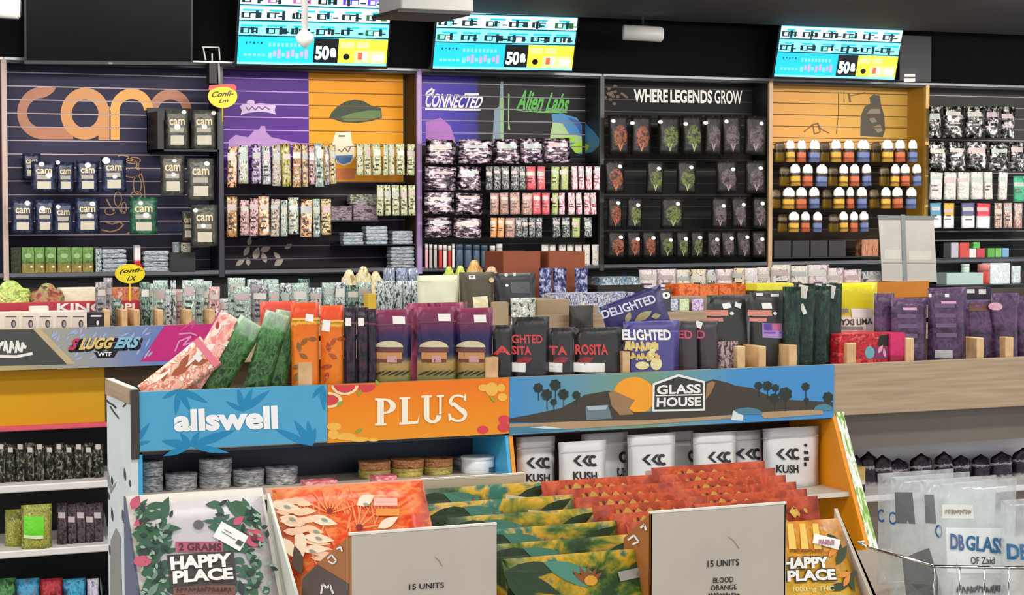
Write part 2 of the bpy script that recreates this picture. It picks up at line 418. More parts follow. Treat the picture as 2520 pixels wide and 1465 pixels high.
CREAM = mat('e6dccb', .6); WOODD = wood('divider_wood', 'c99f6d', 'e3c08f', 8, 8); GOLD = mat('b98a52', .5)
# ---------------------------------------------------------------- the room
YF, YB = 11.0, 11.2             # front of the bay frames, face of their slats
ZB, ZT = 1.118, 2.31
BX = [1.734 + 1.2205 * i for i in range(-1, 8)]     # BX[1] is the left edge of the first whole bay
FL = -.13                       # floor level
struct(box('floor', -4, 12, -2, 11.6, FL - .05, FL, mat('8c8880', .35)))
struct(box('ceiling', -4, 12, -2, 11.6, 2.9, 2.98, mat('101011', .8)))
struct(box('wall_back', -4, 12, 11.26, 11.4, FL, 2.9, mat('060607', .9, spec=.1)))
struct(box('trim_1', -4, 12, YF - .005, 11.25, ZT + .012, 2.9, mat('070708', .9, spec=.15)))
bulk = struct(box('ceiling_bulkhead', at(1010, 50, 10.6).x, 12, 8.7, 10.62, 2.628, 2.9, mat('3a3a3b', .7)))
struct(box('wall_base', -4, 12, 11.1, 11.25, FL, ZB - .012, mat('0b0b0c', .5)))
# ---------------------------------------------------------------- slatwall bays
ZREF = at(100, 213, YB).z
GRV = [ZREF + .0762 * k for k in range(-14, 2)]
PUR = gradient('slat_purple', [(0, '3a2480'), (.35, '8e44a4'), (.6, '5c2690'), (1, '4a2080')], 'Z', .85, .45, .12)
ORA = gradient('slat_orange', [(0, 'e8801c'), (.55, 'f4a418'), (1, 'f09a12')], 'Z', .85, .45, .06)
NAVY = mat('302f46', .55, spec=.2); BLK = mat('17151a', .5); DPUR = mat('150f18', .55, spec=.2)
VIO = gradient('slat_violet', [(0, '7a48b8'), (.12, '5a44b8'), (.30, '3a32a0'), (.38, '2c2a80'), (.405, '10120f'), (1, '0d0e0c')], 'X', .82, .45, .03)
TAN = gradient('slat_tan', [(0, 'e8a55c'), (.5, 'e9ae58'), (1, 'caa04a')], 'X', .82, .5, .1)
GRY = mat('45413e', .55, spec=.2)
bays = {}
def bay(i, segs, side, post, insert_low, label, sidew=.018, lip='6d6e72', shelf='26262a'):
    x0, x1 = BX[i], BX[i + 1]
    root = empty('slatwall_bay', (x0, YB, ZB), label, 'display wall', 'slatwall bays along the back wall')
    zs = [ZB + .005] + [z for z in GRV if ZB + .02 < z < ZT - .03] + [ZT - .005]
    slats = []
    for a, b in zip(zs, zs[1:]): slats.append((a + .003, b - .003))
    for sx0, sx1, m, ins, low in segs:
        xa = x0 + .003 if sx0 is None else at(sx0, 300, YB).x; xb = x1 - sidew if sx1 is None else at(sx1, 300, YB).x
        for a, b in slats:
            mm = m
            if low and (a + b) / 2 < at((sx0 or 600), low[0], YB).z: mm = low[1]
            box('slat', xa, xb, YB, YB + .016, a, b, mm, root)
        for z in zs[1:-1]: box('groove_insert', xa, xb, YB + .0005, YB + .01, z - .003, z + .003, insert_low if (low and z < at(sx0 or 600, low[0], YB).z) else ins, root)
    box('side_panel', x1 - sidew, x1 - .002, YF + .012, YB + .02, ZB, ZT, side, root)
    box('post', x1 - .016, x1 + .014, YF - .01, YF + .012, ZB - .03, ZT + .01, post, root, .002)
    box('base_shelf', x0 + .003, x1 - .003, YF + .004, YB + .02, ZB - .02, ZB + .003, mat(shelf, .5), root)
    box('shelf_lip', x0 + .014, x1 - .017, YF - .008, YF + .004, ZB - .014, ZB + .012, mat(lip, .35, .6), root, .003)
    box('header', x0 + .003, x1 - .003, YF, YB + .02, ZT - .02, ZT, mat('121214', .5), root)
    box('header_trim', x0 + .003, x1 - .003, YF - .012, YF, ZT - .008, ZT + .012, mat('85858a', .35, .5), root, .003)
    fr = Fr(root.location, (1, 0, 0), (0, 0, 1), root)
    sl = [(a - ZB, b - ZB) for a, b in slats]
    bays[i] = (root, fr, sl)
    return root, fr, sl
PINK = mat('b09aa0', .4); PURL = mat('c58bd6', .4); DBR = mat('3a2408', .6); GRL = mat('77706c', .4); BLKI = mat('3a3638', .5)
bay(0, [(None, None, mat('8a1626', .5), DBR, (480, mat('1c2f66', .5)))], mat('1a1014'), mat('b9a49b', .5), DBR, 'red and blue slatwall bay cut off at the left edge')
r1, f1, s1 = bay(1, [(None, None, NAVY, PINK, (575, mat('181826', .55, spec=.2)))], mat('14141c'), mat('34343f', .4), mat('6a6268', .4), 'navy slatwall bay with big copper letters at far left')  # lower slats and inserts: shade put into the colour on top of darker print
r2, f2, s2 = bay(2, [(None, 760, PUR, PURL, (445, DPUR)), (760, 992, ORA, mat('7a4a08', .6), (445, DPUR)), (992, None, mat('2f2412', .6), mat('4a3a1a', .6), (445, DPUR))], mat('2c2110', .6), mat('a585b8', .35), mat('54495a', .4), 'slatwall bay half purple and half orange')  # dark lower slats here too: part darker print, part painted shade
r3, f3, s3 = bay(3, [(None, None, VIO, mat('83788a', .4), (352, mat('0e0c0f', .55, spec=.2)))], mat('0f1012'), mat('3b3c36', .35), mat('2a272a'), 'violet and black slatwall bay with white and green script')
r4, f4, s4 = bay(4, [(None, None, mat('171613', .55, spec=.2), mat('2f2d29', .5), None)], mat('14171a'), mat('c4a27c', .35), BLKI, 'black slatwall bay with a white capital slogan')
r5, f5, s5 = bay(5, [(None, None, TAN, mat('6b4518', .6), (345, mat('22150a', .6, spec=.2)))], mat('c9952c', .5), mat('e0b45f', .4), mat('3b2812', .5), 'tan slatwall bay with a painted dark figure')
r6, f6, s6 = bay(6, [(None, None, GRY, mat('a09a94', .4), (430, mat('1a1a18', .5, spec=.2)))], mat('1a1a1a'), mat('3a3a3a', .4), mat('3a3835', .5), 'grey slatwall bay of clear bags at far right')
bay(7, [(None, None, GRY, GRL, None)], mat('1a1a1a'), mat('3a3a3a', .4), GRL, 'plain grey slatwall bay beyond the right edge')
# bay 1: large copper letters
COP = mat('b06c46', .42); CO2 = mat('cf8a44', .42); CO3 = mat('ea9f36', .42)
slat_clip(f1, 'logo_letter', band(106, 278, (64, 65), (40, 37), 90, 270) + [[(106, 213), (139, 213), (132, 226), (118, 236), (106, 241)], R4(106, 315, 180, 343)], COP, s1)
slat_clip(f1, 'logo_letter', band(209, 280, (60, 64), (33, 35), 0, 360, 28), CO2, s1, .0018)
slat_clip(f1, 'logo_letter', [R4(242, 262, 269, 344)], CO2, s1, .0036)
slat_clip(f1, 'logo_letter', band(324, 272, (53, 54), (30, 28), 0, 180) + [R4(272, 272, 294, 344)], CO3, s1, .0022)
slat_clip(f1, 'logo_letter', band(419, 272, (52, 52), (30, 27), 0, 180) + [R4(365, 272, 389, 344)], COP, s1, .0014)
em = [ell(300, 480, 56, 98, 40, -80, 100)]
gl = []
for a, b in zip(em[0], em[0][1:]): gl += stroke([a, b], 3)
for k, (cx, cy, rx, ry) in enumerate([(318, 405, 24, 10), (325, 425, 22, 12), (338, 455, 10, 22), (290, 490, 9, 18), (270, 520, 12, 9), (305, 512, 6, 14), (328, 395, 18, 8), (335, 480, 14, 8)]):
    e = ell(cx, cy, rx, ry, 12); gl += stroke(e + [e[0]], 2.6)
for pts in ([(258, 545), (275, 552), (295, 546), (301, 552)], [(250, 566), (272, 571), (292, 565), (304, 553)], [(262, 490), (270, 505), (283, 525)], [(290, 508), (300, 525), (310, 520)]): gl += stroke(pts, 3.5)
slat_clip(f1, 'emblem_print', gl, mat('b58a58', .45), s1, .001)
# bay 2: banner, green dome, badge, pale leaves
LIL = mat('d9bfe0', .5)
slat_clip(f2, 'banner_print', [[(590, 262), (600, 255), (615, 257), (640, 254), (665, 256), (679, 260), (676, 270), (678, 282), (660, 277), (635, 275), (610, 278), (592, 283), (595, 272)], ell(617, 252, 10, 6)], LIL, s2, .001)
slat_clip(f2, 'banner_print', stroke([(605, 264), (612, 272), (620, 262), (628, 271), (636, 262), (645, 270), (652, 263), (664, 270)], 3), mat('7a4f90', .5), s2, .0016)
slat_clip(f2, 'castle_print', [[(563, 345), (580, 332), (610, 338), (625, 322), (638, 318), (642, 310), (652, 310), (655, 325), (668, 338), (700, 345), (735, 352), (735, 362), (563, 362)]], mat('b58ac6', .5), s2, .001)
slat_clip(f2, 'dome_print', [[(809, 292), (815, 278), (830, 262), (850, 250), (873, 245), (895, 249), (912, 259), (938, 266), (940, 290), (915, 298), (880, 303), (842, 301), (825, 295)]], mat('23381f', .5), s2, .001)
slat_clip(f2, 'dome_print', [[(838, 288), (870, 278), (905, 272), (936, 272), (937, 288), (905, 296), (860, 299), (845, 296)]], mat('5d7a3a', .5), s2, .0016)
poly(f2, 'badge_print', [[(818, 350), (825, 326), (862, 324), (866, 352), (872, 358), (872, 390), (862, 404), (845, 408), (828, 402), (820, 385), (818, 372)]], mat('efe3c8', .5), .004)
poly(f2, 'badge_print', [[(824, 383), (868, 381), (862, 398), (845, 405), (830, 400)]], mat('5b86b8', .5), .005)
poly(f2, 'badge_print', stroke([(832, 368), (840, 374), (848, 364), (856, 374), (862, 362)], 2.5) + [R4(832, 333, 848, 337)], mat('6b5236', .5), .005)
poly(f2, 'badge_print', [R4(824, 415, 873, 441)], mat('d97a45', .5), .004)
lv = [leafp(x, y, a, l, b) for x, y, a, l, b in ((580, 655, 40, 30, 13), (600, 630, 60, 28, 14), (625, 640, 70, 34, 18), (640, 618, 20, 28, 16), (612, 605, 80, 24, 12), (655, 648, 110, 30, 14), (675, 655, 40, 30, 16), (690, 640, 130, 26, 12), (700, 612, 30, 22, 12), (612, 655, 100, 22, 12))]
slat_clip(f2, 'leaf_print', lv, mat('8f8478', .5), s2, .001)
# bay 3: scripts and the coloured cloud
txt(f3, 'CONNECTED', ((1046, 264), (1183, 268), (1048, 228), (1190, 236)), mat('f0ecf2', .45), .003, .03, .35, slats=s3)
slat_clip(f3, 'script_stroke', stroke([(1046, 268), (1120, 270), (1182, 270)], 5) + stroke([(1064, 218), (1050, 228), (1048, 236), (1062, 232), (1068, 220)], 5) + stroke([(1143, 232), (1178, 232)], 5), mat('f0ecf2', .45), s3, .003)
txt(f3, 'Alien Labs', ((1268, 272), (1398, 278), (1272, 220), (1404, 232)), mat('4fae3a', .45), .003, .03, .45, slats=s3)
slat_clip(f3, 'script_stroke', stroke([(1268, 270), (1330, 276), (1395, 276)], 4), mat('4fae3a', .45), s3, .003)
slat_clip(f3, 'paint_stroke', [[(1216, 270), (1228, 262), (1232, 200), (1238, 200), (1240, 350), (1212, 352)]], mat('7d94a0', .5), s3, .001)
slat_clip(f3, 'paint_stroke', [R4(1231, 240, 1238, 345), [(1250, 230), (1254, 232), (1252, 300), (1256, 320), (1250, 318)]], mat('92b878', .5), s3, .0016)
slat_clip(f3, 'cloud_print', [[(1048, 300), (1085, 290), (1108, 310), (1120, 345), (1048, 350)]], mat('b06ac0', .5), s3, .001)
slat_clip(f3, 'cloud_print', [[(1357, 282), (1378, 278), (1420, 290), (1432, 310), (1432, 340), (1432, 352), (1432, 375), (1432, 380), (1420, 378), (1402, 362), (1375, 350), (1353, 340), (1362, 315)]], mat('3d83b8', .45), s3, .001)
slat_clip(f3, 'cloud_print', [[(1360, 300), (1385, 305), (1400, 330), (1432, 335), (1430, 352), (1375, 350), (1353, 340)]], mat('a8c58a', .45), s3, .0016)
slat_clip(f3, 'cloud_print', [[(1402, 358), (1432, 345), (1432, 360), (1432, 376), (1415, 376)], [(1385, 336), (1420, 338), (1410, 350), (1388, 348)]], mat('a5d32e', .45), s3, .0022)
slat_clip(f3, 'cloud_print', [[(1395, 288), (1430, 300), (1432, 335), (1432, 340), (1420, 312)]], mat('2456a0', .45), s3, .0022)
# bay 4: slogan and a brown print
txt(f4, 'WHERE', ((1559, 252), (1643, 253), (1559, 219), (1643, 221)), WHITE, .003, .035, slats=None)
txt(f4, 'LEGENDS', ((1649, 253), (1752, 255), (1649, 221), (1752, 222)), WHITE, .003, .035)
txt(f4, 'GROW', ((1758, 255), (1826, 257), (1758, 222), (1826, 223)), WHITE, .003, .02)
br = [ell(1505 + 18 * math.cos(k * 2.4) * (k / 9), 232 + 20 * math.sin(k * 2.4) * (k / 9), 5, 4, 7) for k in range(12)] + [ell(1530 + k * 4, 230 + 3 * k, 4, 3, 7) for k in range(4)]
slat_clip(f4, 'brown_print', br, mat('6b4c38', .5), s4, .001)
# bay 5: a dark painted figure and thin line drawing
slat_clip(f5, 'figure_print', [[(2117, 335), (2118, 285), (2128, 262), (2142, 255), (2140, 240), (2150, 232), (2165, 236), (2168, 258), (2176, 285), (2178, 320), (2172, 338)]], mat('4c4334', .5), s5, .001)
slat_clip(f5, 'figure_print', [[(2133, 280), (2142, 268), (2165, 268), (2166, 280)], [(2138, 292), (2152, 290), (2158, 300), (2145, 303)], [(2148, 312), (2166, 306), (2172, 322), (2160, 328)]], mat('8c8168', .5), s5, .0016)
slat_clip(f5, 'line_print', stroke([(2063, 226), (2063, 285), (2058, 330)], 2) + stroke([(2077, 226), (2077, 252)], 2) + stroke([(2088, 228), (2092, 252)], 5) + stroke([(2092, 236), (2130, 228)], 2.5) + stroke([(1978, 325), (1998, 308), (2012, 304), (2020, 318), (2040, 328)], 3) + stroke([(2000, 305), (2004, 330), (2018, 325), (2012, 302)], 3), mat('7a5424', .5), s5, .001)
# ---------------------------------------------------------------- goods on the bays
HOOKS = {}
def hook(bi, X, z, Y):
    L = round(YB - Y + .004, 3)
    if L < .02: return
    if L not in HOOKS:
        bm = bmesh.new(); bm_tube(bm, [(0, 0, 0), (0, -L * .96, 0), (0, -L, .008)], .0028, 6); HOOKS[L] = me_of(bm, True)
    r = bays[bi][0]; o = link('peg_hook', HOOKS[L], mat('6b6b6e', .3, .9), r)
    o.location = Vector((X, YB, z)) - r.location
def row(bi, rowname, bayname, y0, y1, Y, items, group, kind='pouch', t=.03, hang=True, rnd=0., zb=None, seal=None):
    """items: (x0, x1, film, look[, dy0, dy1])"""
    out = []
    for k, it in enumerate(items):
        x0, x1, m, look = it[:4]; d0, d1 = (it[4], it[5]) if len(it) > 4 else (0, 0)
        lab = f'{look} {kind}, {ORD[k]} from left, {rowname}, {bayname}'
        fr = pouch(x0, y0 + d0, x1, y1 + d1, Y, m, lab, group, t=t, rnd=rnd, name=kind.split()[-1], cat=kind.split()[-1], zb=zb, jit=random.uniform(-.004, .004), seal=seal, roll=.04 if hang else 0)
        if hang: hook(bi, fr.o.x, fr.o.z + fr.h - .012, Y)
        if bi in (2, 3, 6): deco(fr, x0, y0 + d0, x1, y1 + d1, random.choice(DL if bi == 2 else DL[:3]), random.choice(DD), k + bi * 50 + int(y0), 3 if bi == 2 else 2)
        out.append((fr, it))
    return out
DL = [mat('c8c0b4', .4), mat('c4aeac', .4), mat('b4bab4', .4), mat('dcd6ce', .35)]; DD = [mat('2a2628', .5), mat('4a4042', .5), mat('6a5a58', .5), mat('c8b8b4', .4)]
# bay 1
NV = pack(['1c2135', '262c45', '39425f'], (4, 5), rough=.3); CH = pack(['3a3b38', '45463f', '55554c'], (4, 5), rough=.3)
GN = pack(['1f4434', '2c5a44', '3f7a5c'], (4, 5), rough=.3)
def cam_pouch(x0, y0, x1, y1, Y, m, label, dots, group='copper-letter brand pouches', hk=True):
    fr = pouch(x0, y0, x1, y1, Y, m, label, group, t=.035, seal=None)
    w, h = x1 - x0, y1 - y0
    txt(fr, 'cam', (x0 + w * .2, y0 + h * .24, x1 - w * .18, y0 + h * .40), mat('d9c39a', .5), .002, .02)
    poly(fr, 'label_panel', [R4(x0 + w * .24, y0 + h * .66, x1 - w * .22, y0 + h * .9)], mat('c4bda8', .55), .002)
    poly(fr, 'label_panel', [R4(x0 + w * .22, y0 + h * .46, x1 - w * .24, y0 + h * .58)], mat('a39c8c', .55), .002)
    for cx, cy, rr in dots: dot(fr, cx, cy, rr)
    if hk: hook(1, fr.o.x, fr.o.z + fr.h - .01, Y)
    return fr
tr = empty('counter_tray', at(464, 371, 10.93), 'black open tray holding two charcoal pouches below the copper letters', 'tray')
a, b = at(388, 330, 10.93), at(540, 330, 10.93); z0, z1 = at(464, 373, 10.93).z, at(464, 262, 10.93).z
box('back_panel', a.x, b.x, YB - .02, YB - .001, z0, z1, BLACK, tr); box('floor_panel', a.x, b.x, 10.93, YB - .001, z0, z0 + .012, BLACK, tr)
box('side_panel', a.x, a.x + .035, 10.93, YB - .001, z0, z1 - .03, BLACK, tr); box('side_panel', b.x - .012, b.x, 10.93, YB - .001, z0, z1 - .03, BLACK, tr)
cam_pouch(405, 270, 466, 366, 10.96, CH, 'charcoal pouch with white round sticker, left one in the black tray', [(454, 272 + 4, 6), (436, 313, 8)], hk=False)
cam_pouch(470, 270, 534, 366, 10.955, CH, 'charcoal pouch with pale round sticker, right one in the black tray', [(527, 278, 6), (503, 312, 7)], hk=False)
cam_pouch(394, 382, 455, 480, 10.9, CH, 'charcoal pouch hanging below left half of the black tray', [(430, 396, 5), (427, 430, 6)])
cam_pouch(460, 390, 527, 493, 10.88, CH, 'large charcoal pouch hanging below right half of the black tray', [(510, 403, 7)])
cam_pouch(448, 520, 478, 592, 10.99, CH, 'charcoal pouch half hidden behind a lower one near the bay post', [])
cam_pouch(470, 504, 536, 606, 10.88, CH, 'lowest large charcoal pouch beside the right post of the navy bay', [(482, 518, 6), (500, 556, 6)])
for k, (x0, y0, x1, y1, Y, ds) in enumerate([(76, 398, 139, 472, 10.9, [(103, 404, 7), (120, 432, 8)]), (139, 400, 183, 472, 10.93, [(143, 400, 6)]), (188, 396, 243, 472, 10.91, [(217, 407, 8)]), (249, 386, 311, 472, 10.88, [(282, 435, 6), (262, 395, 10)])]):
    cam_pouch(x0, y0, x1, y1, Y, NV, f'navy blue pouch, {ORD[k]} from left in upper row of navy bay', ds)
for k, (x0, y0, x1, y1, ds) in enumerate([(27, 492, 84, 574, [(68, 500, 7)]), (86, 492, 134, 574, [(105, 513, 7)]), (131, 500, 180, 574, [(144, 509, 6)]), (183, 488, 246, 574, [(228, 502, 7), (220, 530, 7)])]):
    cam_pouch(x0, y0, x1, y1, 10.92 - .006 * k, NV, f'navy blue pouch, {ORD[k]} from left in lower row of navy bay', ds)
cam_pouch(318, 486, 388, 577, 10.9, GN, 'green pouch with round sticker beside the gold line emblem', [(347, 500, 6), (359, 530, 8)])
cam_pouch(55, 378, 100, 440, 11.12, NV, 'dark navy pouch set back behind the upper row of navy pouches', [])
GB = pack(['3d5a26', '5f8440', '7fa05a'], (3, 4), bands=[(0, '3a3a1c'), (.05, 'b07a34'), (.36, '9c6a2c'), (.42, '20301a'), (.5, '5c8440'), (1, '7a9c58')], rough=.4)
bx1 = [(27, 52, pack(['23281c', '323a26'], rough=.4), 'dark olive'), (54, 84, GB, 'green and gold'), (85, 110, GB, 'green and gold'), (112, 138, GB, 'green and gold'), (142, 174, GB, 'green and gold'), (176, 203, GB, 'green and gold'), (204, 230, GB, 'green and gold')]
for k, (x0, x1, m, lk) in enumerate(bx1):
    fr = carton(x0, 609, x1, 664, 11.02, .06, m, f'small {lk} carton, {ORD[k]} from left on the base shelf of navy bay', 'cartons on the base shelf', zb=ZB + .004)
    if k: dot(fr, x1 - 7, 657, 3); poly(fr, 'label_panel', [ell((x0 + x1) / 2, 630, 9, 6, 10)], mat('8fb07c', .5), .001)
SIL = pack(['3c4048', '9aa4ae', 'd5dbe0', '6d7680'], (3, 8), rough=.3, metal=.2)
def stack(x0, y0, x1, y1, Y, n, m, what, group, zb=None, dep=.08):
    z0 = at((x0 + x1) / 2, y1, Y).z if zb is None else zb; z1 = at((x0 + x1) / 2, y0, Y).z; h = (z1 - z0) / n
    a, b = at(x0, (y0 + y1) / 2, Y).x, at(x1, (y0 + y1) / 2, Y).x; nm = ['lowest', 'second lowest', 'third lowest', 'fourth lowest', 'fifth lowest', 'sixth lowest']
    for k in range(n):
        j = random.uniform(-.004, .004); bm = bmesh.new(); w = b - a
        bm_box(bm, -w / 2, w / 2, 0, dep, 0, h * .9); bmesh.ops.bevel(bm, geom=bm.edges[:], offset=h * .18, segments=2, affect='EDGES')
        o = link('packet', me_of(bm), m); o.location = ((a + b) / 2 + j, Y + abs(j), z0 + k * h); o.rotation_euler[2] = random.uniform(-.06, .06)
        tag(o, f'{nm[k] if k < n - 1 else "topmost"} silver packet {what}', 'packet', group)
stack(252, 613, 313, 662, 11.02, 5, SIL, 'in the stack by the green cartons', 'flat silver packets', zb=ZB + .004)
stack(355, 616, 417, 662, 11.02, 4, SIL, 'in the stack right of the yellow round sign', 'flat silver packets', zb=ZB + .004)
fr = carton(236, 612, 250, 662, 11.02, .05, pack(['2a3a3c', 'c8d8d8', '4a5a5c'], (2, 6)), 'slim dark and white carton right of the green cartons', zb=ZB + .004)
fr = carton(331, 604, 346, 662, 11.03, .04, pack(bands=[(0, 'b02020'), (.4, 'c03030'), (.5, 'e8dcdc'), (1, 'd8d0d4')]), 'thin red and white carton between two silver stacks', zb=ZB + .004)
bb = carton(419, 622, 481, 664, 10.99, .12, mat('1c1f1c', .45), 'black display box under the lowest charcoal pouches', zb=ZB + .004)
tin(424, 596, 442, 622, 11.03, clearplastic('glass_ball', 'aab4bc', .5), 'small clear jar on the black display box, left one', 'jars on the black display box', 'jar', zb=bb.o.z + bb.h)
tin(444, 597, 470, 622, 11.03, pack(['20221f', 'cfc8b4', '8a8470'], (3, 4)), 'small dark jar with pale label on the black display box', 'jars on the black display box', 'jar', zb=bb.o.z + bb.h)
# bay 2
def P2(*c, **k): return pack(list(c), (3, 7), **k)
pal2 = [(P2('2a2426', 'e0a070', 'f0c8a8', 'eee0d0'), 'orange and cream'), (P2('1c2420', 'dfe8e0', 'a9c0b0', 'b08a60'), 'mint and black'), (P2('2b2233', '6b4a80', 'd8c8dc', 'a8a0b0'), 'lilac and grey'), (P2('2a2a2c', 'e8e8e8', '9a9a9c', '55575c'), 'grey and white'), (P2('3a3430', 'd8c8b8', '8a7c70', 'e8e0d4'), 'taupe'), (P2('2c2a14', 'c8b860', '8a8440', 'e8dca8'), 'olive yellow'), (P2('2a2a1a', 'd88a60', '6a8040', 'f0e0d0'), 'peach and green'), (P2('3a3220', 'c8a870', 'e8d8b0', '7a6a48'), 'sand'), (P2('2a2024', 'c89090', 'e8c8c4', '705058'), 'dusty pink'), (P2('252c28', 'b8c8bc', '7a8c80', 'e4ece4'), 'grey green')]
B2n = 'purple and orange bay'
itA = [(558, 582, 0), (586, 612, 1), (619, 643, 2), (645, 667, 3), (669, 692, 4), (694, 718, 5), (719, 742, 6), (744, 759, 7), (760, 775, 8), (776, 798, 9), (799, 811, 3), (812, 828, 7)]
row(2, 'upper row', B2n, 358, 455, 10.97, [(a, b, pal2[c][0], pal2[c][1], random.randint(-6, 4), random.randint(-3, 6)) for a, b, c in itA], 'slim pouches on the purple bay', 'slim pouch', t=.018)
YG = P2('25260f', 'e2e2b8', '8f9050', 'f0f0dc'); 
row(2, 'upper right cluster', B2n, 354, 432, 10.96, [(a, b, YG, 'yellow green') for a, b in ((876, 894), (896, 915), (917, 940), (942, 956), (957, 972), (975, 996), (1000, 1021))], 'slim yellow green pouches', 'slim pouch', t=.016)
itB = [(557, 584, 6), (590, 613, 8), (613, 635, 8), (637, 663, 0), (665, 687, 4), (690, 708, 9), (709, 735, 1), (738, 768, 0), (770, 789, 9), (790, 815, 7)]
row(2, 'lower row', B2n, 490, 580, 10.97, [(a, b, pal2[c][0], pal2[c][1], random.randint(-6, 4), random.randint(-3, 4)) for a, b, c in itB], 'slim pouches on the purple bay', 'slim pouch', t=.018)
row(2, 'right edge row', B2n, 456, 531, 10.96, [(a, b, YG, 'pale yellow') for a, b in ((926, 944), (946, 963), (965, 984), (986, 1003), (1005, 1023))], 'slim pale yellow pouches', 'slim pouch', t=.016)
def ledge(bi, x0, x1, py, Yf, nm='acrylic_shelf', m=None):
    r = bays[bi][0]; a, b = max(at(x0, py, Yf).x, BX[bi] + .016), min(at(x1, py, Yf).x, BX[bi + 1] - .02); z = at((x0 + x1) / 2, py, Yf).z
    box(nm, a, b, Yf - .005, YB, z - .008, z, m or mat('1a1a1c', .3), r); return z
z = ledge(2, 812, 932, 542, 11.02)
MAU = pack(['3c3038', '7d6a74', 'a8949c', '5a4a54'], (3, 6), rough=.35)
carton(815, 508, 866, 541, 11.03, .08, MAU, 'dull mauve packet box on the small shelf, left one', 'mauve packet boxes', zb=z)
fr = carton(870, 502, 930, 541, 11.03, .08, MAU, 'dull mauve packet box on the small shelf, right one', 'mauve packet boxes', zb=z)
fq = carton(862, 478, 930, 502, 11.05, .06, pack(['3a3638', '7a8a48', 'a8a4b0', '555058'], (5, 3)), 'mottled grey and olive packet lying on the mauve packet boxes', 'mauve packet boxes', zb=fr.o.z + fr.h)
z = ledge(2, 838, 1022, 601, 11.0)
stack(846, 572, 895, 600, 11.01, 4, SIL, 'in the left shelf stack of the purple and orange bay', 'flat silver packets', zb=z)
stack(902, 557, 955, 600, 11.01, 5, SIL, 'in the middle shelf stack of the purple and orange bay', 'flat silver packets', zb=z)
stack(966, 568, 1016, 600, 11.01, 4, SIL, 'in the right shelf stack of the purple and orange bay', 'flat silver packets', zb=z)
stack(962, 606, 1020, 650, 11.02, 6, SIL, 'in the tall stack on the base shelf of the orange bay', 'flat silver packets', zb=ZB + .004)
# bay 3
PKS = pack(['0c0a0e', '2a2028', '6a5664', 'b89cac', 'e8dade'], (3, 5), rough=.25, metal=.25)
GRS = pack(['16181a', '5a5c5c', '8e908e', 'c0c0bc'], (5, 7), rough=.3); RED3 = pack(['d84a54', 'f07078', 'b02c40', 'f4b0ac'], (4, 6)); GRE3 = pack(['a8b860', 'c8d088', '6a7a38', 'e0e4b8'], (4, 6))
PWH = pack(['f0d8dc', 'f8f0f0', 'd88898', 'c04860'], (4, 5)); ORP = pack(['e89048', 'f0b878', 'c86028', 'f8e0c0'], (4, 5)); TPK = pack(['c89888', '6a4a48', 'e8c8b8', 'a86a60'], (4, 6))
B3n = 'violet bay'; G3 = 'pinkish silver pouches'; G3b = 'small pouches on the violet bay'
def S3(L, lk='black and silver'): return [(a, b, PKS, lk) for a, b in L]
rr = row(3, 'top row', B3n, 342, 402, 10.9, S3([(1046, 1122), (1128, 1211), (1214, 1280), (1281, 1338), (1340, 1404)]), G3, 'wide pouch', t=.04)
for fr, it in rr: dot(fr, it[1] - 18, 356, 6)
rr = row(3, 'second row', B3n, 410, 467, 10.9, S3([(1045, 1122), (1125, 1183)]) + [(a, b, m, l) for a, b, m, l in ((1195, 1213, GRS, 'grey'), (1214, 1232, GRS, 'grey'), (1235, 1254, GRS, 'grey'), (1256, 1276, GRS, 'grey'), (1278, 1294, GRS, 'grey'), (1295, 1319, RED3, 'coral red'), (1322, 1342, RED3, 'coral red'), (1355, 1375, GRE3, 'lime'), (1379, 1399, GRE3, 'lime'), (1407, 1422, PWH, 'pink and white'), (1424, 1439, PWH, 'pink and white'), (1441, 1457, PWH, 'pink and white'), (1460, 1476, PWH, 'pink and white'))], G3b, 'pouch', t=.03)
for fr, it in rr[:2]: dot(fr, it[0] + 18, 425, 6)
row(3, 'third row', B3n, 475, 528, 10.9, S3([(1045, 1118), (1120, 1187)]) + [(a, b, m, l) for a, b, m, l in ((1205, 1228, TPK, 'dusty rose'), (1230, 1252, TPK, 'dusty rose'), (1255, 1281, TPK, 'rose and orange'), (1283, 1309, TPK, 'rose and orange'), (1310, 1331, RED3, 'bright red'), (1333, 1352, RED3, 'bright red'), (1357, 1373, GRE3, 'lime'), (1375, 1390, PWH, 'white'), (1397, 1415, PWH, 'pink and white'), (1418, 1433, PWH, 'pink and white'), (1437, 1451, PWH, 'pink and white'), (1453, 1468, PWH, 'pink and white'))], G3b, 'pouch', t=.03)
row(3, 'fourth row', B3n, 536, 585, 10.9, S3([(1045, 1112), (1115, 1184)]) + [(a, b, m, l) for a, b, m, l in ((1206, 1222, ORP, 'orange'), (1223, 1240, ORP, 'orange'), (1243, 1267, TPK, 'pink'), (1268, 1284, GRS, 'silver'), (1285, 1300, GRS, 'silver'), (1301, 1317, GRS, 'silver'), (1318, 1334, GRS, 'silver'), (1360, 1380, GRS, 'grey'), (1383, 1404, GRS, 'grey'), (1407, 1427, GRE3, 'pale green'), (1437, 1457, GRS, 'grey'))], G3b, 'pouch', t=.03)
TUB = {'k': mat('e6a8b4', .35), 'g': mat('b8b0ac', .35), 'r': mat('c83a30', .35), 'b': mat('4a5c70', .35), 'w': mat('e4ded8', .35)}
names = {'k': 'pink', 'g': 'grey', 'r': 'red', 'b': 'slate blue', 'w': 'white'}
